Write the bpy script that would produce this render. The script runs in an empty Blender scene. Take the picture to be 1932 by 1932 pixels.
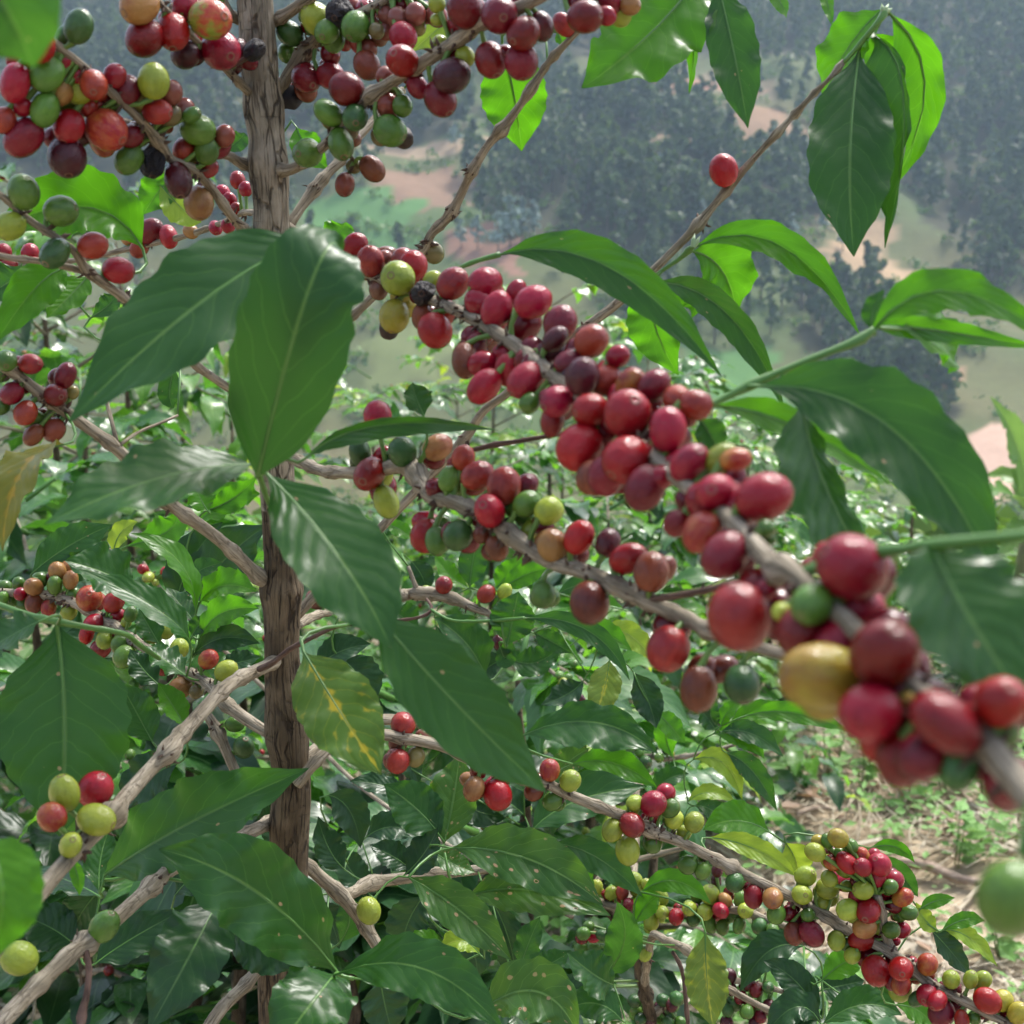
import bpy, math, random
import numpy as np
from mathutils import Vector, Matrix, noise, Quaternion
R = math.radians
rng = random.Random(7)
nrg = np.random.default_rng(7)
S = bpy.context.scene
C = S.collection

# ---------------------------------------------------------------- camera, sky, sun, exposure
PITCH = R(12.0); F = 2291.0; CAMZ = 1.35          # photo measured on a 1932 x 1932 grid
cam_d = bpy.data.cameras.new('camera'); cam = bpy.data.objects.new('camera', cam_d); C.objects.link(cam)
cam.location = (0, 0, CAMZ); cam.rotation_euler = (R(90) - PITCH, 0, 0)
cam_d.sensor_width = 15.6; cam_d.sensor_height = 15.6; cam_d.lens = 18.5
cam_d.clip_start = 0.02; cam_d.clip_end = 3000
cam_d.dof.use_dof = True; cam_d.dof.focus_distance = 0.78; cam_d.dof.aperture_fstop = 6.8
S.camera = cam
SUN_EL, SUN_AZ = R(58), R(34)                     # azimuth measured from +Y towards +X
w = bpy.data.worlds.new('World'); S.world = w; w.use_nodes = True
nt = w.node_tree; bg = nt.nodes['Background']
sky = nt.nodes.new('ShaderNodeTexSky'); sky.sky_type = 'NISHITA'; sky.sun_disc = False
sky.sun_elevation = SUN_EL; sky.sun_rotation = SUN_AZ; sky.dust_density = 4.0; sky.air_density = 1.0; sky.ozone_density = 1.0
hsv = nt.nodes.new('ShaderNodeHueSaturation'); hsv.inputs['Saturation'].default_value = 0.72
nt.links.new(sky.outputs[0], hsv.inputs['Color']); nt.links.new(hsv.outputs[0], bg.inputs['Color'])
bg.inputs['Strength'].default_value = 0.125
sd = bpy.data.lights.new('sun', 'SUN'); sd.energy = 1.5; sd.angle = R(10); sd.color = (1, .975, .93)
sun = bpy.data.objects.new('sun', sd); C.objects.link(sun)
sdir = Vector((math.sin(SUN_AZ) * math.cos(SUN_EL), math.cos(SUN_AZ) * math.cos(SUN_EL), math.sin(SUN_EL)))
sun.rotation_euler = sdir.to_track_quat('Z', 'Y').to_euler()
S.view_settings.view_transform = 'Standard'; S.view_settings.look = 'None'
S.view_settings.exposure = 1.85; S.view_settings.gamma = 1; S.view_settings.use_curve_mapping = False
S.render.engine = 'CYCLES'
cy = S.cycles; cy.use_denoising = True; cy.max_bounces = 6; cy.diffuse_bounces = 2; cy.glossy_bounces = 2
cy.transmission_bounces = 3; cy.volume_bounces = 1; cy.transparent_max_bounces = 6; cy.caustics_reflective = False; cy.caustics_refractive = False

FWD = Vector((0, math.cos(PITCH), -math.sin(PITCH))); UP = Vector((0, math.sin(PITCH), math.cos(PITCH))); RT = Vector((1, 0, 0))
CAM = Vector((0, 0, CAMZ))
def at(x, y, d): return CAM + d * (FWD + (x - 966) / F * RT - (y - 966) / F * UP)
def zz(i, j, x, y): return (644 * i + x / 3.0, 644 * j + y / 3.0)

# ---------------------------------------------------------------- helpers
def tag(o, label=None, cat=None, group=None, kind=None):
    if label: o['label'] = label
    if cat: o['category'] = cat
    if group: o['group'] = group
    if kind: o['kind'] = kind
    return o
def empty(name, loc=(0, 0, 0)):
    o = bpy.data.objects.new(name, None); o.location = loc; o.empty_display_size = .05; C.objects.link(o); WM[o.name] = Matrix.Translation(loc); return o
WM = {}
def put(name, me, parent=None, mw=None):
    o = bpy.data.objects.new(name, me); C.objects.link(o); mw = mw or Matrix()
    if parent is not None:
        o.parent = parent; o.matrix_parent_inverse = WM[parent.name].inverted()
    o.matrix_basis = mw; WM[o.name] = mw; return o
def put_world(name, me, parent, origin):
    """mesh data is in world space: move its origin to a point of its own."""
    me.transform(Matrix.Translation(-origin)); return put(name, me, parent, Matrix.Translation(origin))
def mesh(name, v, f, mats, smooth=True, uv=None, mi=None):
    me = bpy.data.meshes.new(name)
    me.from_pydata(v, [], f)
    for m in mats: me.materials.append(m)
    if smooth: me.polygons.foreach_set('use_smooth', [True] * len(me.polygons))
    if mi is not None: me.polygons.foreach_set('material_index', mi)
    if uv is not None:
        lay = me.uv_layers.new(name='UVMap')
        li = np.empty(len(me.loops), dtype=np.int32); me.loops.foreach_get('vertex_index', li)
        lay.data.foreach_set('uv', np.asarray(uv, dtype=np.float32)[li].ravel())
    me.update(); return me

class NB:                                            # small node builder
    def __init__(s, name):
        s.m = bpy.data.materials.new(name); s.m.use_nodes = True; s.t = s.m.node_tree; s.t.nodes.clear()
        s.out = s.n('ShaderNodeOutputMaterial')
    def n(s, ty, **kw):
        x = s.t.nodes.new(ty)
        for k, v in kw.items(): setattr(x, k, v)
        return x
    def set(s, sock, v):
        if isinstance(v, bpy.types.NodeSocket): s.t.links.new(v, sock)
        elif isinstance(v, tuple) and len(v) == 3 and sock.type == 'RGBA': sock.default_value = (*v, 1)
        else: sock.default_value = v
    def math(s, op, a, b=0.0, c=0.0, clamp=False):
        x = s.n('ShaderNodeMath', operation=op, use_clamp=clamp)
        for i, v in enumerate((a, b, c)): s.set(x.inputs[i], v)
        return x.outputs[0]
    def mix(s, fac, a, b, blend='MIX'):
        x = s.n('ShaderNodeMix', data_type='RGBA', blend_type=blend)
        s.set(x.inputs[0], fac); s.set(x.inputs[6], a); s.set(x.inputs[7], b); return x.outputs[2]
    def ramp(s, v, lo, hi, a=0.0, b=1.0):
        x = s.n('ShaderNodeMapRange', interpolation_type='SMOOTHSTEP')
        for i, q in enumerate((v, lo, hi, a, b)): s.set(x.inputs[i], q)
        return x.outputs[0]
    def noise(s, vec, scale, detail=3, rough=.55, dist=0.0):
        x = s.n('ShaderNodeTexNoise'); s.set(x.inputs['Vector'], vec)
        x.inputs['Scale'].default_value = scale; x.inputs['Detail'].default_value = detail
        x.inputs['Roughness'].default_value = rough; x.inputs['Distortion'].default_value = dist
        return x.outputs[0]
    def vmap(s, vec, scale=(1, 1, 1), loc=(0, 0, 0)):
        x = s.n('ShaderNodeMapping'); s.set(x.inputs[0], vec); s.set(x.inputs[1], loc); x.inputs[3].default_value = scale; return x.outputs[0]
    def bump(s, h, strength, dist, normal=None):
        x = s.n('ShaderNodeBump'); x.inputs['Strength'].default_value = strength; x.inputs['Distance'].default_value = dist
        s.set(x.inputs['Height'], h)
        if normal is not None: s.set(x.inputs['Normal'], normal)
        return x.outputs[0]
    def bsdf(s, col, rough, spec=.5, normal=None, coat=0.0):
        x = s.n('ShaderNodeBsdfPrincipled'); s.set(x.inputs['Base Color'], col); s.set(x.inputs['Roughness'], rough)
        x.inputs['Specular IOR Level'].default_value = spec
        if coat: x.inputs['Coat Weight'].default_value = coat; x.inputs['Coat Roughness'].default_value = .25
        if normal is not None: s.set(x.inputs['Normal'], normal)
        return x.outputs[0]
    def done(s, sh): s.t.links.new(sh, s.out.inputs['Surface']); return s.m

# ---------------------------------------------------------------- materials
def leaf_mat(name, dark, light, vein, trans, tfac=.34, rough=.34, spec=.29, spots=0.0, yellow=None, N=9.0):
    b = NB(name)
    uvn = b.n('ShaderNodeTexCoord'); sep = b.n('ShaderNodeSeparateXYZ'); b.t.links.new(uvn.outputs['UV'], sep.inputs[0])
    oi = b.n('ShaderNodeObjectInfo'); rnd = oi.outputs['Random']
    u = b.math('ABSOLUTE', b.math('SUBTRACT', sep.outputs[0], .5)); v = sep.outputs[1]       # u 0..0.5
    off = b.n('ShaderNodeCombineXYZ'); b.set(off.inputs[0], b.math('MULTIPLY', rnd, 37.0)); b.set(off.inputs[1], b.math('MULTIPLY', rnd, 91.0))
    va = b.n('ShaderNodeVectorMath', operation='ADD'); b.t.links.new(uvn.outputs['UV'], va.inputs[0]); b.t.links.new(off.outputs[0], va.inputs[1])
    P = b.vmap(va.outputs[0], (1, 2.0, 1))
    wob = b.math('MULTIPLY', b.math('SUBTRACT', b.noise(P, 3.0, 2), .5), .9)
    s = b.math('ADD', b.math('SUBTRACT', b.math('MULTIPLY', v, N), b.math('MULTIPLY', b.math('POWER', u, 1.25), N * .62)), wob)
    fr = b.math('ABSOLUTE', b.math('SUBTRACT', b.math('FRACT', s), .5))                        # .5 on a vein
    side = b.ramp(fr, .455, .5)
    mid = b.ramp(u, .028, .006)
    n1 = b.noise(P, 2.2, 3); n2 = b.noise(P, 14, 3)
    col = b.mix(b.math('MULTIPLY', b.math('ADD', n1, b.math('MULTIPLY', rnd, .5)), .8, clamp=True), dark, light)
    col = b.mix(b.math('MULTIPLY', n2, .35), col, light)
    if yellow is not None:
        f = b.ramp(b.math('ADD', b.math('ADD', b.math('MULTIPLY', fr, .35), b.noise(P, 3.5, 4)), b.ramp(u, .12, 0, 0, .3)), .70, .92)
        col = b.mix(f, col, yellow)
        br = b.ramp(b.noise(P, 26, 3), .64, .7); col = b.mix(b.math('MULTIPLY', br, f), col, (.10, .05, .015))
    col = b.mix(b.math('MULTIPLY', side, .30), col, vein); col = b.mix(b.math('MULTIPLY', mid, .75), col, vein)
    hole = None
    if spots:
        vo = b.n('ShaderNodeTexVoronoi'); b.set(vo.inputs['Vector'], P); vo.inputs['Scale'].default_value = 7.0
        sp = b.ramp(b.math('ADD', vo.outputs['Distance'], b.math('MULTIPLY', b.noise(P, 30, 2), .12)), .36 * spots, .28 * spots)
        sc = b.n('ShaderNodeSeparateColor'); b.t.links.new(vo.outputs['Color'], sc.inputs[0])
        sp = b.math('MULTIPLY', sp, b.math('GREATER_THAN', sc.outputs[0], .90 if spots < .9 else .66)); col = b.mix(sp, col, (.30, .19, .11))
        if spots > .9: hole = b.math('MULTIPLY', b.math('GREATER_THAN', sc.outputs[0], .86), b.math('LESS_THAN', b.math('ADD', vo.outputs['Distance'], b.math('MULTIPLY', b.noise(P, 30, 2), .1)), .24))
    h = b.math('ADD', b.math('MULTIPLY', b.math('COSINE', b.math('MULTIPLY', fr, 6.283)), .5), b.math('MULTIPLY', mid, -1.2))
    h = b.math('ADD', h, b.math('MULTIPLY', n2, .35))
    nrm = b.bump(h, .15, .0011)
    rg = b.math('ADD', rough, b.math('MULTIPLY', b.math('SUBTRACT', n1, .5), .28))
    sh = b.bsdf(col, rg, spec, nrm)
    tr = b.n('ShaderNodeBsdfTranslucent'); b.set(tr.inputs['Color'], b.mix(b.math('MULTIPLY', side, .5), b.mix(.35, trans, col), trans))
    mx = b.n('ShaderNodeMixShader'); mx.inputs[0].default_value = tfac
    b.t.links.new(sh, mx.inputs[1]); b.t.links.new(tr.outputs[0], mx.inputs[2])
    if hole is not None:
        m2 = b.n('ShaderNodeMixShader'); b.set(m2.inputs[0], hole); b.t.links.new(mx.outputs[0], m2.inputs[1]); b.t.links.new(b.n('ShaderNodeBsdfTransparent').outputs[0], m2.inputs[2]); return b.done(m2.outputs[0])
    return b.done(mx.outputs[0])
LM = {
 'N': leaf_mat('leaf_green', (.009, .042, .0125), (.019, .072, .015), (.10, .20, .045), (.08, .27, .008), spots=.6),
 'D': leaf_mat('leaf_dark', (.007, .030, .011), (.014, .050, .014), (.06, .12, .04), (.04, .13, .010), .22),
 'L': leaf_mat('leaf_bright', (.026, .100, .008), (.048, .145, .012), (.14, .28, .04), (.13, .46, .004), .5),
 'M': leaf_mat('leaf_lime', (.10, .20, .018), (.19, .30, .025), (.35, .42, .08), (.45, .60, .04), .42),
 'S': leaf_mat('leaf_spotted', (.014, .055, .014), (.032, .095, .018), (.16, .28, .08), (.16, .36, .02), spots=1.0),
 'Y': leaf_mat('leaf_yellow_mottled', (.030, .085, .016), (.06, .13, .02), (.36, .32, .03), (.20, .34, .015), yellow=(.36, .28, .018)),
 'V': leaf_mat('leaf_pale_veined', (.05, .11, .018), (.11, .18, .028), (.42, .42, .06), (.35, .45, .04), yellow=(.30, .30, .03)),
 'O': leaf_mat('leaf_ochre', (.075, .115, .014), (.14, .15, .016), (.30, .24, .03), (.36, .28, .015), yellow=(.30, .19, .012)),
}
LM['C'] = leaf_mat('leaf_firm_green', (.009, .040, .012), (.018, .070, .015), (.10, .20, .045), (.06, .22, .008), .2, .40, .24)
LM['n'] = leaf_mat('leaf_glossy_green', (.017, .070, .020), (.042, .125, .026), (.16, .30, .09), (.12, .38, .015), .34, .25, .55)
LM['l'] = leaf_mat('leaf_glossy_bright', (.050, .150, .022), (.10, .235, .035), (.24, .42, .10), (.22, .56, .015), .42, .28, .5)
def bark_mat(name, crack, tan, pale, sx=6.0, sy=60.0, bump=.8, dist=.0014, ringy=.5):
    """u runs 0..1..0 round the stem, v is metres along it: cracked plates, fibres and cross cracks"""
    b = NB(name); tc = b.n('ShaderNodeTexCoord'); uv = tc.outputs['UV']
    wob = b.n('ShaderNodeTexNoise'); b.set(wob.inputs['Vector'], b.vmap(uv, (3, 60, 1))); wob.inputs['Scale'].default_value = 1.0; wob.inputs['Detail'].default_value = 3
    ad = b.n('ShaderNodeVectorMath', operation='MULTIPLY_ADD'); b.t.links.new(wob.outputs[1], ad.inputs[0]); ad.inputs[1].default_value = (.9, .9, 0); b.t.links.new(b.vmap(uv, (sx, sy, 1)), ad.inputs[2])
    vo = b.n('ShaderNodeTexVoronoi', feature='DISTANCE_TO_EDGE'); b.t.links.new(ad.outputs[0], vo.inputs['Vector']); vo.inputs['Scale'].default_value = 1.0
    ed = vo.outputs['Distance']
    fib = b.noise(b.vmap(uv, (sx * 4.5, sy * .9, 1)), 1.0, 5, .65, .3); wide = b.noise(b.vmap(uv, (2.5, 34, 1)), 1.0, 4, .6)
    rings = b.noise(b.vmap(uv, (2.0, sy * 9, 1)), 1.0, 3, .6, .8)
    col = b.mix(b.ramp(wide, .40, .62), tan, pale)
    col = b.mix(b.ramp(fib, .50, .36, 0, .75), col, crack)
    col = b.mix(b.ramp(rings, .62, .70, 0, ringy), col, crack)
    gate = b.ramp(b.noise(b.vmap(uv, (3, 48, 1), (3.1, 2.2, 0)), 1.0, 2), .40, .60)
    cr = b.math('MULTIPLY', b.ramp(ed, .085, .02), gate)
    col = b.mix(b.math('MULTIPLY', cr, .9 if sx > 4 else .5), col, crack)
    h = b.math('ADD', b.math('MULTIPLY', fib, .6), b.math('ADD', b.math('MULTIPLY', cr, -1.0), b.ramp(rings, .72, .60, 0, .35)))
    return b.done(b.bsdf(col, .85, .22, b.bump(h, bump, dist)))
BARK = bark_mat('branch_bark', (.054, .041, .027), (.165, .139, .097), (.295, .258, .195), 3.2, 62, .7, .0009, .5)
TRUNK = bark_mat('trunk_bark', (.032, .024, .016), (.142, .119, .084), (.27, .236, .18), 5.5, 42, .9, .0018, .35)
OLDBARK = bark_mat('old_trunk_bark', (.018, .012, .007), (.075, .055, .033), (.135, .103, .065), 8, 26, 1.0, .0022, .25)
TWIG = bark_mat('dark_twig', (.022, .014, .011), (.085, .052, .040), (.14, .09, .07), 3, 120, .6, .0006)
def plain(name, col, rough=.6, col2=None, sc=60):
    b = NB(name); tc = b.n('ShaderNodeTexCoord'); n = b.noise(tc.outputs['Object'], sc, 3)
    return b.done(b.bsdf(b.mix(n, col, col2 or tuple(c * .6 for c in col)), rough, .4, b.bump(n, .3, .0008)))
STALK = plain('green_stalk', (.10, .19, .03), .5, (.05, .11, .018))
SHOOT = plain('green_shoot', (.075, .19, .03), .42, (.04, .11, .02))
HUSK = plain('dry_husk', (.085, .052, .034), .9, (.03, .017, .012))
BUDM = plain('pale_bud', (.25, .36, .17), .5)

def cherry_mat(name, base, alt, f0, f1, tip=None, rough=.21, wrinkle=0.0, bloom=.12):
    b = NB(name); tc = b.n('ShaderNodeTexCoord'); oi = b.n('ShaderNodeObjectInfo'); rnd = oi.outputs['Random']
    off = b.n('ShaderNodeCombineXYZ'); b.set(off.inputs[0], b.math('MULTIPLY', rnd, 50.)); b.set(off.inputs[1], b.math('MULTIPLY', rnd, 23.))
    va = b.n('ShaderNodeVectorMath', operation='ADD'); b.t.links.new(tc.outputs['Object'], va.inputs[0]); b.t.links.new(off.outputs[0], va.inputs[1])
    P = va.outputs[0]; sep = b.n('ShaderNodeSeparateXYZ'); b.t.links.new(tc.outputs['Object'], sep.inputs[0])
    z = sep.outputs[2]; n1 = b.noise(P, 1.1, 3); n2 = b.noise(P, 7, 4, .65); n3 = b.noise(b.vmap(P, (9, 9, 1.2)), 1.0, 3)
    f = b.ramp(b.math('ADD', n1, b.math('ADD', b.math('MULTIPLY', n2, .22), b.math('MULTIPLY', z, .14))), f0, f1)
    col = b.mix(f, base, alt)
    col = b.mix(b.math('MULTIPLY', b.math('SUBTRACT', n3, .35), .5, clamp=True), col, tuple(min(1, c * 1.9 + .01) for c in base))
    col = b.mix(b.ramp(b.noise(P, 22, 2), .68, .74, 0, .35), col, tuple(c * .5 + .10 for c in base))
    hs = b.n('ShaderNodeHueSaturation'); b.set(hs.inputs['Value'], b.math('ADD', .75, b.math('MULTIPLY', rnd, .5))); b.set(hs.inputs['Color'], col)
    b.set(hs.inputs['Hue'], b.math('ADD', .492, b.math('MULTIPLY', b.math('FRACT', b.math('MULTIPLY', rnd, 7.3)), .016)))
    col = hs.outputs[0]
    r2 = b.math('SQRT', b.math('ADD', b.math('POWER', sep.outputs[0], 2.0), b.math('POWER', sep.outputs[1], 2.0)))
    top = b.math('GREATER_THAN', z, .3)
    ring = b.math('MULTIPLY', b.ramp(b.math('ABSOLUTE', b.math('SUBTRACT', r2, .085)), .035, .012), top)
    col = b.mix(b.math('MULTIPLY', ring, .65), col, (.13, .07, .045))
    nrm = b.bump(b.math('ADD', b.math('MULTIPLY', n2, .5), b.math('MULTIPLY', b.noise(b.vmap(P, (2.2, 2.2, .8)), 2, 4), wrinkle * 6)), .18 + wrinkle, .04 + wrinkle * .12)
    rg = b.math('ADD', rough, b.math('MULTIPLY', b.math('SUBTRACT', n2, .5), bloom))
    sh = b.bsdf(col, rg, .30, nrm)
    return b.done(sh)
CM = {
 'R': cherry_mat('cherry_red', (.205, .0035, .011), (.105, .003, .008), .62, .95),
 'D': cherry_mat('cherry_maroon', (.110, .003, .007), (.048, .003, .006), .55, .95),
 'U': cherry_mat('cherry_purple', (.050, .005, .008), (.022, .004, .007), .5, .9),
 'O': cherry_mat('cherry_orange_red', (.195, .020, .010), (.11, .007, .010), .5, .85),
 'B': cherry_mat('cherry_brown', (.125, .030, .012), (.060, .014, .010), .5, .9),
 'T': cherry_mat('cherry_tan', (.225, .115, .035), (.16, .040, .016), .55, .9),
 'Y': cherry_mat('cherry_yellow', (.25, .225, .024), (.22, .11, .015), .55, .95),
 'L': cherry_mat('cherry_lime', (.20, .245, .025), (.13, .18, .022), .5, .9),
 'G': cherry_mat('cherry_green', (.062, .135, .018), (.035, .085, .015), .5, .9),
 'E': cherry_mat('cherry_deep_green', (.030, .082, .018), (.018, .050, .014), .5, .9),
 'K': cherry_mat('cherry_dried_black', (.012, .011, .014), (.030, .024, .026), .5, .9, rough=.6, wrinkle=.5),
 'M': cherry_mat('cherry_half_ripe', (.16, .19, .025), (.30, .020, .022), .52, .66),
 'P': cherry_mat('cherry_blushed', (.26, .115, .018), (.19, .010, .012), .38, .66),
}
def cherry_mesh(name, mat, kind, seg=20):
    prof = []                                           # radius, height for unit long axis (-.5 stalk .. .5 tip)
    n = 13
    wd = (.455, .435, .405)[kind % 3]; flat = (1.0, .96, .9)[kind % 3]
    for i in range(1, n):
        a = math.pi * i / n
        prof.append((wd * math.sin(a) ** (.92 if kind != 1 else 1.0), -.5 * math.cos(a)))
    prof = [(.05, -.485)] + prof + [(.088, .492), (.076, .499), (.060, .494), (.03, .488)]
    v = []; f = []
    for r, h in prof:
        for k in range(seg):
            a = 2 * math.pi * k / seg; q = 1 + (.05 * math.sin(3 * a + h * 9) + .06 * math.sin(5 * a - 7 * h) if mat.name.endswith('black') else .012 * math.sin(2 * a + kind))
            v.append((r * math.cos(a) * q, r * math.sin(a) * flat * q, h))
    m = len(prof)
    for i in range(m - 1):
        for k in range(seg):
            f.append((i * seg + k, i * seg + (k + 1) % seg, (i + 1) * seg + (k + 1) % seg, (i + 1) * seg + k))
    f.append(tuple(range(seg))[::-1]); f.append(tuple((m - 1) * seg + k for k in range(seg)))
    return mesh(name, v, f, [mat])
CH = {(t, k): cherry_mesh('cherry_' + t + str(k), CM[t], k) for t in CM for k in range(3)}

# ---------------------------------------------------------------- tubes, leaves
def catmull(P, n):
    out = []
    for i in range(len(P) - 1):
        p0 = P[max(i - 1, 0)]; p1 = P[i]; p2 = P[i + 1]; p3 = P[min(i + 2, len(P) - 1)]
        for k in range(n):
            t = k / n
            out.append(.5 * ((2 * p1) + (-p0 + p2) * t + (2 * p0 - 5 * p1 + 4 * p2 - p3) * t * t + (-p0 + 3 * p1 - 3 * p2 + p3) * t ** 3))
    out.append(P[-1]); return out
def resample(P, Rr, step):
    v = [np.array((*p, r)) for p, r in zip(P, Rr)]
    fine = catmull(v, 12); out = [fine[0]]; acc = 0
    for a, b in zip(fine, fine[1:]):
        acc += np.linalg.norm(b[:3] - a[:3])
        if acc >= step: out.append(b); acc = 0
    if np.linalg.norm(out[-1][:3] - fine[-1][:3]) > 1e-6: out.append(fine[-1])
    return [Vector(p[:3]) for p in out], [float(max(p[3], .0003)) for p in out]
class MB:
    def __init__(s): s.v = []; s.f = []; s.uv = []; s.mi = []
    def tube(s, P, Rr, seg=8, mi=0, jit=0.0, freq=200., node=0.0, nodes=(), cap=True, ridge=0.0, seed=0.0):
        base = len(s.v); n = len(P)
        T = [(P[min(i + 1, n - 1)] - P[max(i - 1, 0)]).normalized() for i in range(n)]
        a = Vector((0, 0, 1)) if abs(T[0].z) < .9 else Vector((1, 0, 0))
        N = (a - T[0] * a.dot(T[0])).normalized(); L = 0
        for i in range(n):
            N = (N - T[i] * N.dot(T[i])).normalized(); B = T[i].cross(N)
            if i: L += (P[i] - P[i - 1]).length
            r = Rr[i]
            for nd in nodes:
                d = abs(L - nd)
                r += Rr[i] * node * math.exp(-(d / (Rr[i] * .9)) ** 2)
            for k in range(seg):
                an = 2 * math.pi * k / seg; dirv = N * math.cos(an) + B * math.sin(an)
                q = r
                if jit:
                    p = P[i] + dirv * r
                    q = r * (1 + jit * noise.noise(p * freq + Vector((seed, 0, 0))))
                    if ridge:
                        g = Vector((math.cos(an) * 3.2 + seed, math.sin(an) * 3.2, L * 22)); h = noise.noise(g); h2 = noise.noise(g * 2.3)
                        q += r * ridge * (1 - 2.4 * abs(h)) + r * ridge * .5 * (1 - 2.4 * abs(h2))
                s.v.append(P[i] + dirv * q); s.uv.append((abs(k / seg * 2 - 1) , L))
        for i in range(n - 1):
            for k in range(seg):
                s.f.append((base + i * seg + k, base + i * seg + (k + 1) % seg, base + (i + 1) * seg + (k + 1) % seg, base + (i + 1) * seg + k)); s.mi.append(mi)
        if cap:
            s.f.append(tuple(base + k for k in range(seg))[::-1]); s.f.append(tuple(base + (n - 1) * seg + k for k in range(seg))); s.mi += [mi, mi]
    def spike(s, p, d, r, mi):
        b = len(s.v); d = d; side = d.orthogonal().normalized(); s2 = d.normalized().cross(side); bend = side * d.length * .25
        for q, rr in ((0, r), (.55, r * .8)):
            for k in range(4):
                a = k * math.pi / 2; s.v.append(p + d * q + (bend * q) + (side * math.cos(a) + s2 * math.sin(a)) * rr); s.uv.append((k / 4, q))
        s.v.append(p + d + bend * 1.6); s.uv.append((0, 1))
        for k in range(4):
            s.f.append((b + k, b + (k + 1) % 4, b + 4 + (k + 1) % 4, b + 4 + k)); s.f.append((b + 4 + k, b + 4 + (k + 1) % 4, b + 8)); s.mi += [mi, mi]
    def build(s, name, mats): return mesh(name, s.v, s.f, mats, True, s.uv, s.mi)

PT = [0, .03, .08, .15, .25, .37, .5, .62, .73, .82, .89, .94, .975, 1.0]
PW = [.03, .07, .22, .50, .82, .97, 1.0, .95, .79, .56, .33, .17, .08, .012]
def leaf_mesh(name, b, m, t, nrm, width, mat, seed, fold=.22, wave=.06, nl=26, nw=5, petiole=None, bites=(), curl=0.0, asym=0.0, puck=.0055, pw=1.0):
    """b, m, t: base, middle and tip of the midrib; nrm: facing of the blade; width in metres."""
    r = random.Random(seed); ctl = 2 * m - (b + t) * .5
    v = []; f = []; uv = []; mi = []
    ph1, ph2 = r.uniform(0, 6.28), r.uniform(0, 6.28); k1 = r.uniform(2.6, 4.2); k2 = r.uniform(2.6, 4.2)
    tw = r.uniform(-.25, .25); cols = 2 * nw + 1
    for i in range(nl + 1):
        s = i / nl; p = b * (1 - s) ** 2 + ctl * 2 * s * (1 - s) + t * s * s
        d = ((ctl - b) * (1 - s) + (t - ctl) * s).normalized()
        N = (nrm - d * nrm.dot(d)).normalized(); N = Quaternion(d, tw * (s - .3)) @ N
        W = d.cross(N).normalized(); hw = .5 * width * float(np.interp(s ** pw, PT, PW))
        for j in range(-nw, nw + 1):
            a = j / nw; side = hw * (1 + asym * (1 if a > 0 else -1)) * (1 + .035 * math.sin(6.283 * (k1 + 5) * s + ph1 * (2 + a)))
            for (bs, bside, depth, bw) in bites:
                if (a > 0) == (bside > 0): side *= 1 - depth * max(0, 1 - (abs(s - bs) / bw) ** 2) ** .5
            lift = abs(a) * side * fold - curl * a * a * side
            wv = wave * width * a * a * (math.sin(6.283 * (k1 if a > 0 else k2) * s + (ph1 if a > 0 else ph2)) + .5 * math.sin(6.283 * (k2 + k1) * s + ph2 * 2 * a)) * min(1, s * 4) * min(1, (1 - s) * 5)
            vn = -puck * width * math.cos(6.283 * (9 * s - 2.35 * abs(a) ** 1.25 + .22 * math.sin(5 * s + ph1 + (2 if a > 0 else 0)))) * min(1, abs(a) * 3) * (1 - abs(a) * .4)
            v.append(p + W * (a * side * (1 - .12 * fold)) + N * (lift + wv + vn)); uv.append((.5 + a * .5, s))
    for i in range(nl):
        for j in range(cols - 1):
            q = i * cols + j; f.append((q, q + 1, q + cols + 1, q + cols)); mi.append(0)
    mb = MB()
    d0 = (ctl - b).normalized()
    rr = max(.0006, min(.0014, width * .022))
    rib = [b * (1 - s) ** 2 + ctl * 2 * s * (1 - s) + t * s * s for s in (0, .15, .3, .45, .6, .8)]
    if petiole is None: path = [b - d0 * .010]
    else:
        c2 = b - d0 * min(.02, (petiole - b).length * .4)
        path = [petiole * (1 - s) ** 2 + c2 * 2 * s * (1 - s) + b * s * s for s in (0, .25, .5, .75)]
    nn = nrm.normalized(); path = path + [q - nn * rr * .35 for q in rib]
    mb.tube(path, [rr * 1.15] * (len(path) - len(rib)) + [rr, rr * .9, rr * .8, rr * .65, rr * .5, rr * .25], 5, 1)
    o = len(v); v += mb.v; uv += mb.uv; f += [tuple(o + k for k in q) for q in mb.f]; mi += mb.mi
    return mesh(name, v, f, [mat, SHOOT], True, uv, mi)

# ---------------------------------------------------------------- terrain
_Y = [-40, -10, 0, 4.5, 8, 14, 40, 90, 130, 155, 205, 300, 450, 700, 900]
_Z = [3.5, .9, 0, -.5, -1.15, -2.6, -11, -22, -28.5, -26, -6, 42, 118, 210, 230]
def gz_np(x, y):
    z = np.interp(y, _Y, _Z)
    far = np.clip((y - 30) / 150, 0, 1)
    z = z + far * (6 * np.sin(x * .021 + y * .008 + .6) + 3.5 * np.sin(x * .053 - y * .03 + 1.0) + 1.2 * np.sin(x * .17 + y * .13)) * np.clip((y - 120) / 120, .15, 1)
    near = 1 - np.clip((y - 6) / 12, 0, 1)
    return z + near * (.035 * np.sin(x * 2.1 + y * 1.3) + .025 * np.sin(x * 4.7 - y * 3.9) + .012 * np.sin(x * 11 + y * 8)) + (1 - near) * .12 * np.sin(x * .9 + y * .7)
def gz(x, y): return float(gz_np(np.float64(x), np.float64(y)))
def ray_ground(px, py):
    d = (FWD + (px - 966) / F * RT - (py - 966) / F * UP); t = 1.0
    while t < 900:
        p = CAM + d * t
        if p.z < gz(p.x, p.y): return p
        t *= 1.006
    return CAM + d * 900
def poly_world(pts): return [(p.x, p.y) for p in (ray_ground(*q) for q in pts)]
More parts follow.
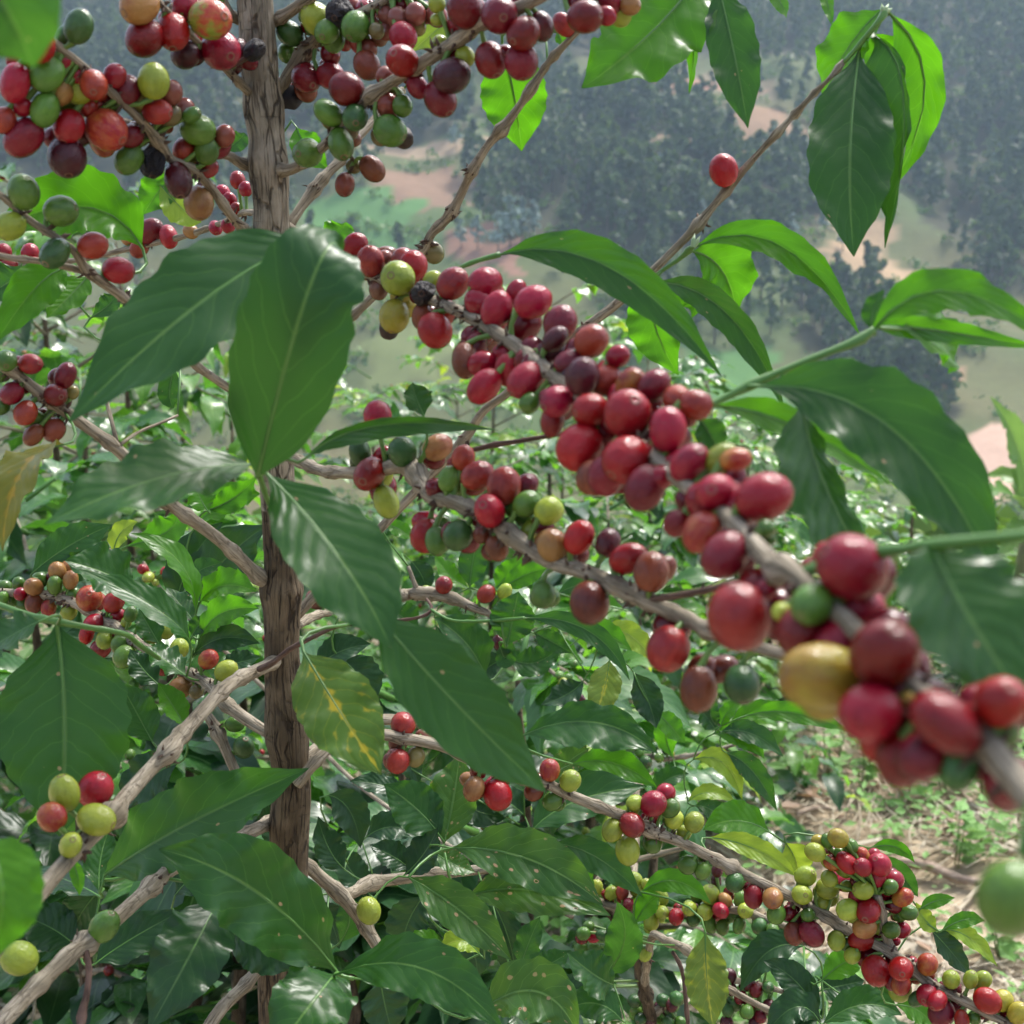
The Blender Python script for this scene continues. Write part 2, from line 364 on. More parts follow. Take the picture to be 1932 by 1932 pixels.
def inside(px, py, poly):
    ins = np.zeros(px.shape, bool); n = len(poly)
    for i in range(n):
        x1, y1 = poly[i]; x2, y2 = poly[(i + 1) % n]
        if y1 == y2: continue
        c = ((y1 > py) != (y2 > py)) & (px < (x2 - x1) * (py - y1) / (y2 - y1) + x1); ins ^= c
    return ins
FOREST = [poly_world(q) for q in (
    [(-200, -260), (2300, -260), (2300, 120), (1932, 150), (1700, 190), (1560, 110), (1420, 110), (1240, 120), (1100, 110), (900, 130), (700, 150), (500, 170), (300, 180), (-200, 200)],
    [(930, 185), (1240, 180), (1360, 230), (1400, 290), (1180, 268), (930, 262)],
    [(1000, 290), (1180, 285), (1540, 318), (1560, 420), (1480, 480), (1300, 480), (1060, 475), (930, 450), (870, 340)],
    [(540, 130), (760, 130), (900, 200), (880, 255), (540, 250)],
    [(1500, 540), (1560, 500), (1700, 590), (1790, 740), (1800, 800), (1745, 840), (1640, 790), (1530, 680)],
    [(1690, 250), (1760, 180), (2200, 100), (2200, 560), (1860, 560), (1770, 430)],
    [(1600, 180), (1660, 230), (1600, 400), (1470, 420), (1450, 340)],
    [(-200, 170), (400, 170), (500, 330), (300, 380), (-200, 380)])]
FIELDS = [(poly_world(q), c) for q, c in (
    ([(560, 372), (740, 362), (800, 400), (790, 470), (640, 500), (540, 460)], (.070, .155, .045)),
    ([(690, 322), (850, 318), (900, 395), (800, 402), (690, 362)], (.17, .105, .065)),
    ([(1280, 650), (1420, 660), (1500, 720), (1500, 790), (1280, 760)], (.065, .145, .040)),
    ([(1040, 160), (1240, 128), (1480, 160), (1440, 192), (1230, 182)], (.13, .105, .06)),
    ([(1120, 165), (1300, 150), (1440, 180), (1280, 192)], (.22, .115, .07)),
    ([(1350, 220), (1480, 210), (1540, 270), (1530, 300), (1400, 288)], (.19, .12, .07)),
    ([(540, 250), (950, 260), (950, 274), (540, 268)], (.26, .19, .12)),
    ([(1140, 268), (1400, 290), (1550, 295), (1550, 308), (1400, 304), (1140, 281)], (.28, .19, .12)),
    ([(1560, 400), (1640, 410), (1720, 520), (1660, 560), (1580, 500)], (.25, .175, .10)),
    ([(1700, 560), (1770, 640), (1800, 735), (1775, 740), (1740, 660)], (.27, .16, .10)),
    ([(1740, 330), (1800, 370), (1900, 500), (1870, 520), (1790, 440)], (.20, .12, .075)),
    ([(680, 640), (840, 620), (860, 720), (680, 760)], (.105, .125, .045)),
    ([(880, 420), (1010, 470), (980, 530), (820, 500)], (.20, .11, .075)),
    ([(1730, 870), (1830, 820), (2000, 810), (2100, 930), (1800, 960)], (.40, .27, .20)))]
def terrain_cols(x, y):
    n = np.zeros_like(x)
    for i, (fx, fy) in enumerate(((.05, .02), (.11, -.07), (.03, .12), (.31, .22))): n += np.sin(x * fx + y * fy + i * 1.9) * (.5, .3, .4, .2)[i]
    t = np.clip(.5 + n * .4, 0, 1)[:, None]
    c = np.array((.052, .092, .026)) * (1 - t) + np.array((.105, .092, .042)) * t
    wob = 2.2 * np.sin(x * .23 + y * .31) + 1.3 * np.sin(x * .61 - y * .4)
    for poly, col in FIELDS:
        k = inside(x + wob, y + wob * .6, poly); c[k] = np.array(col) * (.85 + .3 * t[k])
    for poly in FOREST:
        k = inside(x + wob, y + wob * .6, poly); c[k] = np.array((.040, .040, .020))
    near = np.clip((16 - y) / 6, 0, 1)[:, None]
    return c * (1 - near) + np.array((.32, .26, .18)) * near
def make_ground():
    ys = np.concatenate([np.arange(-6, 7, .12), np.arange(7, 20, .4), np.arange(20, 120, 2.5), np.arange(120, 340, 1.6), np.arange(340, 600, 4), np.arange(600, 901, 15)])
    nx = 190; U = np.linspace(-1, 1, nx); U = np.sign(U) * np.abs(U) ** 1.25
    half = np.clip(7 + np.maximum(ys, 0) * .85, 7, 420)
    X = U[None, :] * half[:, None]; Y = np.repeat(ys[:, None], nx, 1); x = X.ravel(); y = Y.ravel()
    V = np.stack([x, y, gz_np(x, y)], 1); ny = len(ys)
    idx = np.arange(ny * nx).reshape(ny, nx)
    f = np.stack([idx[:-1, :-1], idx[:-1, 1:], idx[1:, 1:], idx[1:, :-1]], -1).reshape(-1, 4)
    b = NB('soil_and_fields'); at_ = b.n('ShaderNodeAttribute', attribute_name='Albedo'); tc = b.n('ShaderNodeTexCoord')
    n1 = b.noise(tc.outputs['Object'], .35, 6, .7); n2 = b.noise(tc.outputs['Object'], 9, 6, .7)
    col = b.mix(b.ramp(n1, .3, .7, 0, .7), at_.outputs['Color'], (.08, .10, .035), 'MULTIPLY') if False else at_.outputs['Color']
    hs = b.n('ShaderNodeHueSaturation'); b.set(hs.inputs['Color'], col); b.set(hs.inputs['Value'], b.math('ADD', .45, b.math('ADD', b.math('MULTIPLY', n1, .6), b.math('MULTIPLY', n2, .5))))
    m = b.done(b.bsdf(hs.outputs[0], .95, .15, b.bump(n2, .6, .03)))
    me = mesh('ground', V.tolist(), f.tolist(), [m])
    a = me.color_attributes.new('Albedo', 'FLOAT_COLOR', 'POINT'); cc = terrain_cols(x, y)
    a.data.foreach_set('color', np.concatenate([cc, np.ones((len(x), 1))], 1).astype(np.float32).ravel())
    return tag(put('ground', me), 'sloping farm soil falling to a valley and rising as a wooded hillside', None, None, 'structure')
ground = make_ground()

# ---------------------------------------------------------------- haze (sky stays outside it)
hb = []
for x in (-430, 430):
    for y in (-8, 910):
        for z in (-40, 262): hb.append((x, y, z))
hm = bpy.data.materials.new('haze_air'); hm.use_nodes = True; ht = hm.node_tree; ht.nodes.clear()
ho = ht.nodes.new('ShaderNodeOutputMaterial'); hv = ht.nodes.new('ShaderNodeVolumePrincipled')
hv.inputs['Color'].default_value = (.62, .80, 1, 1); hv.inputs['Density'].default_value = .00042; hv.inputs['Anisotropy'].default_value = 0.0
ht.links.new(hv.outputs[0], ho.inputs['Volume'])
haze = tag(put('haze', mesh('haze', hb, [(0, 1, 3, 2), (4, 6, 7, 5), (0, 4, 5, 1), (2, 3, 7, 6), (0, 2, 6, 4), (1, 5, 7, 3)], [hm], False)), 'pale valley haze', None, None, 'stuff')

# ---------------------------------------------------------------- hillside trees
def foliage_mat(name, c1, c2, tr):
    b = NB(name); oi = b.n('ShaderNodeObjectInfo'); tc = b.n('ShaderNodeTexCoord'); ge = b.n('ShaderNodeNewGeometry')
    n = b.noise(ge.outputs['Position'], .25, 3); r = ge.outputs['Random Per Island']
    col = b.mix(b.math('ADD', b.ramp(n, .35, .65, 0, .75), b.math('MULTIPLY', r, .35), clamp=True), c1, c2)
    wn = b.n('ShaderNodeTexWhiteNoise'); fl = b.vmap(ge.outputs['Position'], (.22, .22, 0)); sn = b.n('ShaderNodeVectorMath', operation='FLOOR'); b.t.links.new(fl, sn.inputs[0]); b.t.links.new(sn.outputs[0], wn.inputs[0]); col = b.mix(b.math('MULTIPLY', wn.outputs[0], .45), col, tuple(c * .45 for c in c2))
    t = b.n('ShaderNodeBsdfTranslucent'); b.set(t.inputs[0], tr); mx = b.n('ShaderNodeMixShader'); mx.inputs[0].default_value = .25
    b.t.links.new(b.bsdf(col, .6, .3), mx.inputs[1]); b.t.links.new(t.outputs[0], mx.inputs[2]); return b.done(mx.outputs[0])
FDARK = foliage_mat('eucalyptus_foliage', (.015, .040, .015), (.075, .120, .040), (.10, .17, .03))
FPALE = foliage_mat('young_eucalyptus_foliage', (.13, .20, .17), (.26, .34, .30), (.15, .22, .16))
TBARK = plain('tree_bark', (.16, .13, .10), .9, (.08, .06, .045), 2)
def crown_arrays(seed, n, slim):
    g = np.random.default_rng(seed); V = []; Fc = []
    lobes = [(.06 + .9 * (q_ + g.random()) / 10, g.uniform(0, 6.28), g.uniform(.3, .75)) for q_ in range(10)] + [(.96, 0, .0)]
    for k in range(n):
        h0, a0, off = lobes[k % len(lobes)]; env = slim * (max(.02, math.sin(math.pi * min(1, .14 + .86 * h0) ** .62)) ** .8 + .10)
        o_ = g.normal(size=3); o_ /= np.linalg.norm(o_)
        if o_[2] < -.3: o_[2] *= -1
        r = env * g.uniform(.45, .62); c0 = np.array((env * off * math.cos(a0), env * off * math.sin(a0), .18 + .76 * h0)); c = c0 + o_ * r * np.array((1, 1, .85)) * g.uniform(.7, 1.1)
        nrm = o_ + g.normal(size=3) * .35; nrm /= np.linalg.norm(nrm); d1 = np.cross(nrm, g.normal(size=3)); d1 /= np.linalg.norm(d1); d2 = np.cross(nrm, d1); s = g.uniform(.045, .085)
        o = len(V); V += [c - d1 * s, c + d2 * s * .8, c + d1 * s, c - d2 * s * .8]; Fc.append((o, o + 1, o + 2, o + 3))
    return np.array(V), np.array(Fc)
CR = [crown_arrays(s, 150, (.17, .20, .25, .15, .28)[s % 5]) for s in range(5)]
crown_me = {m.name: [mesh('crown', v.tolist(), f.tolist(), [m]) for v, f in CR] for m in (FDARK, FPALE)}
def trunk_me(h=.9):
    mb = MB(); mb.tube([Vector((0, 0, -.05)), Vector((.008, 0, h * .5)), Vector((0, .01, h))], [.020, .013, .004], 5); return mb.build('trunk', [TBARK])
TRK = trunk_me()
def tree_positions():
    P = []
    for poly in FOREST:
        xs = [p[0] for p in poly]; ys = [p[1] for p in poly]; x0, x1 = max(min(xs), -190), min(max(xs), 190); y0, y1 = min(ys), min(max(ys), 430)
        n = int((x1 - x0) * (y1 - y0) / 10.5); x = nrg.uniform(x0, x1, n); y = nrg.uniform(y0, y1, n)
        k = inside(x, y, poly) & (np.abs(x) < y * .46 + 6); g = np.sin(x * .13 + 1) * np.sin(y * .11) + nrg.uniform(-.6, 1, n) > -.55
        k &= g
        for pf, c in FIELDS: k &= ~inside(x, y, pf)
        P += list(zip(x[k], y[k]))
    n = 2600; x = nrg.uniform(-150, 150, n); y = nrg.uniform(165, 400, n); k = np.sin(x * .05 + y * .021 + 2) * np.sin(y * .043 - x * .02) + nrg.uniform(-.5, .5, n) > .42
    for poly in FOREST: k &= ~inside(x, y, poly)
    for poly, c in FIELDS: k &= ~inside(x, y, poly)
    P += list(zip(x[k], y[k])); return P
def in_view(x, y, z):
    q = Vector((x, y, z)) - CAM; d = q.dot(FWD); return d > 0 and abs(q.x / d * F) < 960 and -960 < q.dot(UP) / d * F < 960
TP = tree_positions()
TP = [(x, y, gz(x, y), rng.uniform(6.0, 11.0), rng.randrange(5), rng.uniform(0, 6.28)) for x, y in TP]
TP.sort(key=lambda q: q[1]); nearest = [q for q in TP if in_view(q[0], q[1], q[2] + 4)][:290]; nset = set(id(q) for q in nearest)
def hill_tree(x, y, z, h, k, a, mat, label, group, name):
    mw = Matrix.Translation((x, y, z)) @ Matrix.Rotation(a, 4, 'Z') @ Matrix.Diagonal((h, h, h, 1))
    root = empty(name, (x, y, z)); tag(root, label, 'tree', group)
    put('trunk', TRK, root, mw); put('crown', crown_me[mat.name][k], root, mw)
for q in nearest: hill_tree(*q, FDARK, 'dark green eucalyptus of the woodland on the hazy hillside across the valley', 'dark trees on the far hillside', 'hillside_tree')
pale_px = [(962, 470, 9), (985, 462, 8), (940, 478, 7), (1006, 455, 7), (1244, 362, 7), (1236, 355, 5), (1312, 286, 5), (902, 478, 6), (870, 470, 5), (1322, 452, 7), (1400, 452, 6), (1555, 440, 6), (1492, 470, 6), (860, 285, 5.5), (1750, 262, 6), (1880, 320, 6), (1868, 352, 5), (1440, 500, 6), (1590, 470, 5), (760, 250, 5), (1180, 452, 6)]
for x, y, h in pale_px:
    p = ray_ground(x, y); hill_tree(p.x, p.y, gz(p.x, p.y), h, rng.randrange(5), rng.uniform(0, 6), FPALE, 'pale blue grey young eucalyptus standing out among the dark hillside trees', 'pale young trees on the far hillside', 'young_eucalyptus_tree')
def far_wood():
    V = []; Fc = []; o = 0
    for q in TP:
        if id(q) in nset: continue
        x, y, z, h, k, a = q; v, f = CR[k]; c, s = math.cos(a) * h, math.sin(a) * h
        w = np.stack([v[:, 0] * c - v[:, 1] * s + x, v[:, 0] * s + v[:, 1] * c + y, v[:, 2] * h + z], 1)
        if y > 300: f = f[::2]
        V.append(w); Fc.append(f + o); o += len(w)
    me = bpy.data.meshes.new('far_wood'); V = np.concatenate(V); Fc = np.concatenate(Fc)
    me.vertices.add(len(V)); me.vertices.foreach_set('co', V.astype(np.float32).ravel())
    me.loops.add(Fc.size); me.loops.foreach_set('vertex_index', Fc.astype(np.int32).ravel())
    me.polygons.add(len(Fc)); me.polygons.foreach_set('loop_start', np.arange(0, Fc.size, 4, dtype=np.int32)); me.update(calc_edges=True); me.materials.append(FDARK)
    print('far wood trees', len(TP) - len(nset), 'faces', len(Fc))
    return tag(put('far_wood', me), 'hazy eucalyptus wood covering the upper hillside', None, None, 'stuff')
far_wood()

def valley_shrubs():
    g = np.random.default_rng(9); n = 8000; y = 15 + 300 * g.uniform(0, 1, n) ** 1.3; x = g.uniform(-1, 1, n) * y * .47
    k = np.sin(x * .11 + y * .05) * np.sin(y * .17 - x * .06) + g.uniform(-.8, .8, n) > -.1
    for poly, c in FIELDS[1:]: k &= ~inside(x, y, poly)
    x, y = x[k], y[k]; n = len(x); q = 16; h = g.uniform(.35, 1.3, n) * (1 + y / 260)
    c = np.stack([x, y, gz_np(x, y)], 1)[:, None, :] + g.normal(size=(n, q, 3)) * (h[:, None, None] * np.array((.42, .42, .25))) + np.array((0, 0, .4)) * h[:, None, None]
    s = h[:, None, None] * g.uniform(.12, .28, (n, q, 1)); d1 = g.normal(size=(n, q, 3)); d1 /= np.linalg.norm(d1, axis=2, keepdims=True); d2 = np.cross(d1, g.normal(size=(n, q, 3))); d2 /= np.linalg.norm(d2, axis=2, keepdims=True)
    V = np.stack([c - d1 * s, c + d2 * s, c + d1 * s, c - d2 * s], 2).reshape(-1, 3); f = np.arange(len(V)).reshape(-1, 4)
    m = foliage_mat('shrub_foliage', (.032, .075, .022), (.12, .20, .05), (.14, .26, .03))
    tag(put('valley_shrubs', mesh('valley_shrubs', V.tolist(), f.tolist(), [m], False)), 'low scrub dotted over the open slopes of the valley', None, None, 'stuff')
valley_shrubs()

# ---------------------------------------------------------------- the main coffee plant
def trunk_depth(py, D=.665): v = (py - 966) / F; return D / (math.cos(PITCH) - v * math.sin(PITCH))
MAIN = at(545, 1921, trunk_depth(1921)); MAIN = Vector((MAIN.x, MAIN.y, gz(MAIN.x, MAIN.y)))
plant = empty('coffee_plant', MAIN)
tag(plant, 'tall coffee plant with a thick ridged trunk and fruit laden branches filling the view', 'coffee plant')
tr_px = [(478, -60, 80), (481, 0, 74), (488, 100, 76), (493, 167, 77), (497, 205, 86), (503, 260, 76), (506, 310, 84), (511, 380, 74), (512, 433, 76), (510, 520, 74), (508, 610, 76), (512, 720, 74), (518, 820, 74), (524, 930, 72), (530, 1044, 70), (531, 1085, 76), (531, 1112, 92), (532, 1145, 80), (532, 1200, 72), (533, 1260, 76), (540, 1330, 88), (542, 1388, 92), (547, 1440, 78), (550, 1488, 80), (546, 1560, 82), (545, 1640, 78), (546, 1721, 80), (547, 1821, 76), (536, 1921, 74), (528, 2020, 76)]
def trunk():
    P = [at(x, y, trunk_depth(y)) for x, y, w in tr_px]; Rr = [w * .435 * trunk_depth(y) / F for x, y, w in tr_px]
    P.append(Vector((MAIN.x, MAIN.y, MAIN.z - .03))); Rr.append(Rr[-1] * 1.25)
    P, Rr = resample(P, Rr, .0022)
    mb = MB(); mb.tube(P, Rr, 64, 0, .03, 260, ridge=.045, seed=3.0)
    n = len(P); zmid = at(530, 960, .68).z
    mi = [1 if sum(mb.v[k].z for k in q[:4]) / 4 < zmid else 0 for q in mb.f]
    mb.mi = mi
    return put_world('trunk', mb.build('trunk', [TRUNK, OLDBARK]), plant, P[-1])
trunk()
SK = []                                             # skeleton points: (point, radius, branch object)
BR = {}
def branch(key, owner, pts, mat=None, seg=14, husk=(), spacing=.03, name='branch', jit=.035, ridge=.014):
    """pts: (x, y, depth, width in px) ; nodes with dry flower husks at the photographed places"""
    P = [at(x, y, d) for x, y, d, w in pts]; Rr = [.44 * w * d / F for x, y, d, w in pts]
    PX = [(x, y, d, w) for x, y, d, w in pts]
    P, Rr = resample(P, Rr, .0018 if name == 'branch' else .004); mb = MB(); L = sum((a - b).length for a, b in zip(P, P[1:]))
    nodes = [rng.uniform(.01, .02) + i * spacing * rng.uniform(.85, 1.15) for i in range(int(L / spacing))]
    Q = [at(x, y, d) for x, y, d, w in pts]
    for i in range(1, len(pts) - 1):
        if pts[i][3] > pts[i - 1][3] and pts[i][3] > pts[i + 1][3]: nodes.append(sum((a - b).length for a, b in zip(Q[:i], Q[1:i + 1])))
    mb.tube(P, Rr, seg, 0, jit, 420, .30 if name == 'branch' else .3, nodes, ridge=ridge, seed=len(SK) * .01)
    for hx, hy in husk:
        i = min(range(len(P)), key=lambda k: (at_px(P[k])[0] - hx) ** 2 + (at_px(P[k])[1] - hy) ** 2)
        husks(mb, P[i], Rr[i], (P[min(i + 1, len(P) - 1)] - P[max(i - 1, 0)]).normalized())
    BR[key] = dict(P=P, R=Rr, mb=mb, name=name, mats=[mat or BARK, STALK, HUSK, SHOOT], owner=owner, cher=[], px=[at_px(p) for p in P])
def at_px(p):
    q = p - CAM; d = q.dot(FWD); return (966 + q.x / d * F, 966 - q.dot(UP) / d * F, d)
def husks(mb, p, r, T, n=8, ln=.0045):
    for k in range(n):
        d = Vector((rng.gauss(0, 1), rng.gauss(0, 1), rng.gauss(0, 1))); d = (d - T * d.dot(T) * .7).normalized()
        mb.spike(p + d * r * .85, d * ln * rng.uniform(.4, 1.2), rng.uniform(.0006, .0012), 2)
M = plant
branch('B1', M, [(60, 40, .50, 17), (112, 90, .51, 17), (160, 128, .52, 17), (260, 222, .545, 18), (300, 268, .56, 24), (322, 300, .57, 19), (365, 320, .58, 19), (408, 367, .60, 20), (440, 412, .615, 20), (468, 440, .645, 24), (500, 470, .69, 22)], husk=[(300, 268), (365, 325), (440, 412)])
branch('B1b', M, [(-40, 200, .58, 14), (25, 214, .575, 14), (60, 213, .575, 13), (150, 218, .57, 14), (235, 232, .565, 16), (290, 245, .565, 18)])
branch('B1c', M, [(330, 300, .60, 12), (420, 292, .62, 18), (450, 305, .635, 22), (490, 322, .655, 26)])
branch('B2', M, [(-60, 325, .52, 12), (0, 367, .53, 13), (55, 415, .54, 16), (133, 467, .55, 16), (168, 514, .56, 22), (240, 567, .58, 18), (300, 620, .60, 17), (360, 681, .625, 18), (410, 718, .64, 18), (460, 751, .655, 19), (510, 790, .67, 20)], husk=[(168, 514), (240, 567)])
branch('B2b', M, [(-40, 470, .54, 14), (10, 485, .545, 14), (83, 494, .55, 14), (168, 514, .562, 16)])
branch('B3', M, [(-40, 672, .58, 20), (20, 700, .59, 22), (83, 747, .60, 26), (147, 793, .61, 25), (217, 844, .62, 26), (262, 890, .63, 27), (315, 945, .64, 30), (345, 968, .645, 27), (417, 1021, .66, 27), (487, 1087, .68, 30), (515, 1105, .69, 28)], husk=[(83, 765), (120, 780), (318, 955)])
branch('B3t', M, [(222, 840, .62, 11), (212, 800, .62, 9), (203, 764, .63, 9), (200, 745, .63, 8)], name='twig', seg=8, spacing=.012)
branch('B3u', M, [(228, 838, .62, 8), (262, 815, .64, 7), (310, 795, .66, 6), (335, 784, .67, 6)], name='twig', seg=8, spacing=.014)
branch('B4', M, [(-40, 1110, .88, 17), (0, 1117, .87, 17), (110, 1127, .85, 20), (187, 1164, .83, 22), (270, 1220, .80, 22), (340, 1262, .77, 23), (393, 1291, .75, 24), (430, 1331, .73, 27), (495, 1376, .715, 26), (530, 1390, .71, 28)], husk=[(118, 1130), (192, 1165)])
branch('B4b', M, [(392, 1350, .74, 20), (410, 1380, .74, 24), (432, 1428, .74, 22), (450, 1470, .74, 20)], husk=[(400, 1380)])
branch('B5', M, [(536, 1240, .70, 24), (500, 1258, .675, 27), (433, 1292, .64, 31), (380, 1345, .61, 31), (333, 1398, .59, 34), (315, 1422, .58, 38), (290, 1445, .575, 32), (233, 1508, .55, 34), (215, 1535, .54, 38), (130, 1620, .51, 36), (70, 1690, .485, 38), (20, 1750, .46, 38), (-50, 1830, .44, 38)], husk=[(318, 1428), (128, 1568), (140, 1590)])
branch('B5s', M, [(490, 1262, .66, 15), (515, 1250, .645, 13), (545, 1226, .63, 12), (575, 1210, .62, 10), (630, 1184, .61, 9), (665, 1178, .60, 8)], TWIG, name='shoot', seg=8)
branch('B6', M, [(548, 1520, .765, 26), (520, 1545, .735, 28), (440, 1585, .68, 30), (340, 1628, .65, 34), (300, 1660, .63, 32), (217, 1735, .60, 34), (160, 1782, .58, 38), (133, 1800, .57, 34), (60, 1870, .55, 36), (0, 1931, .53, 38), (-50, 1985, .51, 38)], husk=[(300, 1668), (160, 1790)])
branch('B6t', M, [(162, 1795, .575, 14), (168, 1830, .57, 13), (163, 1880, .56, 14), (155, 1910, .56, 17), (152, 1960, .55, 14)], TWIG, name='twig', seg=8, spacing=.02)
branch('B7', M, [(510, 460, .67, 22), (548, 420, .67, 21), (570, 388, .675, 21), (593, 358, .68, 25), (620, 325, .685, 21), (645, 300, .69, 22), (670, 265, .70, 20), (704, 228, .71, 18), (760, 170, .73, 16)], husk=[(593, 362)])
branch('B7b', M, [(500, 320, .645, 26), (545, 320, .63, 24), (575, 306, .615, 21), (600, 285, .60, 22), (625, 262, .59, 22), (650, 225, .58, 22), (690, 190, .57, 26), (708, 176, .565, 28), (744, 152, .56, 25), (790, 124, .55, 28), (857, 80, .535, 28), (911, 43, .525, 28), (1000, 5, .51, 26), (1060, -30, .50, 24)], husk=[(600, 290), (690, 190), (786, 138), (672, 300)])
branch('B7d', M, [(612, 270, .60, 8), (640, 285, .60, 9), (668, 300, .60, 9), (660, 325, .60, 7)], HUSK, name='twig', seg=8, spacing=.02)
branch('B8', M, [(500, 200, .655, 26), (527, 170, .65, 25), (548, 135, .645, 27), (568, 108, .64, 30), (590, 82, .635, 28), (620, 50, .62, 22), (690, 20, .60, 20), (760, -20, .59, 18)], husk=[(590, 88), (600, 100), (575, 70)])
branch('B8b', M, [(490, 55, .64, 24), (522, 38, .63, 24), (550, 20, .62, 24), (585, -5, .61, 22), (640, -40, .60, 20)])
branch('B8l', M, [(505, 205, .66, 24), (480, 185, .635, 20), (443, 147, .61, 18), (415, 120, .595, 16), (385, 92, .58, 15), (350, 55, .565, 15), (310, 15, .55, 14), (270, -30, .54, 14)], husk=[(300, 12), (420, 110)])
branch('B8m', M, [(480, 50, .64, 22), (445, 35, .63, 20), (428, 15, .62, 18), (410, -30, .61, 16)])
branch('B9', M, [(560, 690, .69, 20), (640, 620, .69, 18), (720, 545, .685, 18), (794, 477, .68, 19), (815, 440, .675, 19), (851, 402, .67, 21), (880, 345, .66, 18), (891, 322, .655, 22), (920, 275, .65, 17), (948, 243, .645, 23), (980, 200, .64, 16), (1004, 165, .635, 21), (1030, 125, .63, 14), (1046, 105, .625, 18), (1068, 82, .62, 14), (1087, 63, .615, 12), (1150, 0, .60, 10)], husk=[(838, 392), (870, 405), (882, 318), (805, 455), (820, 460), (795, 465)])
branch('B10', M, [(560, 1160, .72, 24), (640, 1075, .72, 22), (715, 1000, .715, 20), (787, 924, .71, 19), (874, 831, .70, 21), (911, 777, .69, 18), (954, 744, .685, 18), (1040, 672, .67, 18), (1104, 618, .66, 20), (1164, 573, .655, 20), (1224, 518, .645, 18), (1288, 455, .64, 17), (1318, 423, .635, 24), (1345, 390, .63, 16), (1371, 360, .625, 20), (1401, 323, .62, 17), (1435, 285, .615, 13), (1468, 250, .61, 17), (1490, 225, .61, 12), (1501, 215, .61, 18), (1520, 193, .605, 11), (1537, 175, .605, 14), (1560, 153, .60, 9), (1582, 128, .60, 15), (1592, 115, .60, 11)], husk=[(880, 828), (1118, 612), (1310, 405), (1110, 625)], spacing=.9)
branch('B10g', M, [(1588, 122, .60, 11), (1610, 98, .598, 10), (1630, 74, .595, 11), (1650, 50, .59, 12), (1668, 26, .59, 14), (1673, 14, .59, 6)], SHOOT, name='shoot', seg=8)
branch('B10h', M, [(1224, 530, .64, 9), (1250, 510, .63, 9), (1280, 490, .625, 10), (1300, 472, .62, 14), (1310, 462, .615, 7)], SHOOT, name='shoot', seg=8)
branch('B11', M, [(530, 420, .66, 22), (610, 470, .635, 20), (690, 515, .60, 19), (770, 547, .575, 21), (817, 567, .555, 23), (877, 593, .53, 27), (944, 633, .50, 30), (1000, 672, .475, 32), (1037, 704, .455, 32), (1120, 770, .425, 32), (1230, 860, .385, 34), (1310, 928, .355, 34), (1358, 960, .335, 36), (1410, 1015, .315, 40), (1455, 1062, .30, 50), (1475, 1076, .296, 60), (1500, 1084, .29, 44), (1550, 1130, .28, 38), (1608, 1182, .268, 42), (1700, 1275, .252, 42), (1790, 1345, .242, 46), (1855, 1400, .235, 64), (1931, 1490, .225, 66), (2010, 1590, .215, 66)], husk=[(877, 600), (905, 625), (860, 600), (1240, 870), (1750, 1290)], spacing=.8, ridge=.015)
branch('B11s', M, [(1500, 1084, .292, 26), (1580, 1060, .28, 22), (1661, 1041, .27, 28), (1690, 1038, .268, 22), (1755, 1028, .262, 28), (1840, 1020, .257, 26), (1932, 1011, .25, 26), (2020, 1000, .245, 26)], SHOOT, name='shoot', seg=10)
branch('B11u', M, [(1225, 820, .40, 12), (1290, 785, .405, 14), (1345, 761, .41, 15), (1385, 742, .41, 17), (1421, 724, .41, 22), (1470, 702, .41, 16), (1521, 681, .41, 16), (1580, 658, .41, 18), (1621, 642, .41, 24), (1650, 620, .41, 14)], SHOOT, name='shoot', seg=10)
branch('B11p', M, [(820, 530, .56, 8), (868, 505, .56, 9), (900, 492, .56, 10), (944, 480, .56, 13)], SHOOT, name='shoot', seg=8)
branch('B14', M, [(545, 860, .66, 26), (600, 886, .62, 24), (644, 892, .59, 26), (700, 890, .565, 28), (771, 880, .545, 36), (811, 935, .525, 32), (877, 954, .505, 32), (954, 1004, .485, 34), (1034, 1057, .465, 34), (1111, 1081, .45, 34), (1194, 1121, .435, 36), (1288, 1164, .42, 30), (1340, 1190, .41, 32), (1440, 1225, .395, 28), (1520, 1245, .385, 26)], husk=[(700, 860), (800, 930), (900, 990), (960, 1010), (1000, 1050), (1080, 1075), (1130, 1060), (830, 960), (1180, 1150)], spacing=.02)
branch('B14t', M, [(1200, 1130, .44, 14), (1250, 1128, .42, 15), (1340, 1112, .40, 16), (1445, 1085, .38, 17)], TWIG, name='twig', seg=8)
branch('B14u', M, [(880, 852, .56, 10), (930, 840, .55, 12), (980, 832, .54, 10), (1080, 815, .51, 9)], TWIG, name='twig', seg=8)
branch('B15', M, [(560, 1180, .74, 22), (600, 1160, .78, 18), (680, 1140, .90, 14), (754, 1124, 1.0, 22), (800, 1120, 1.0, 26), (850, 1128, 1.0, 24), (890, 1145, 1.0, 20), (930, 1160, 1.0, 14)], husk=[(790, 1130), (900, 1150), (880, 1140)])
branch('B15t', M, [(736, 1172, .98, 6), (790, 1165, .97, 7), (815, 1150, .97, 7), (805, 1130, .98, 7)], TWIG, name='twig', seg=8, spacing=.02)
branch('B15u', M, [(813, 1150, .97, 7), (850, 1170, .96, 7), (910, 1172, .95, 7), (990, 1166, .94, 8)], SHOOT, name='shoot', seg=8, spacing=.02)
branch('B15v', M, [(770, 1068, 1.0, 8), (782, 1100, 1.0, 9), (788, 1116, 1.0, 10)], name='twig', seg=8, spacing=.02)
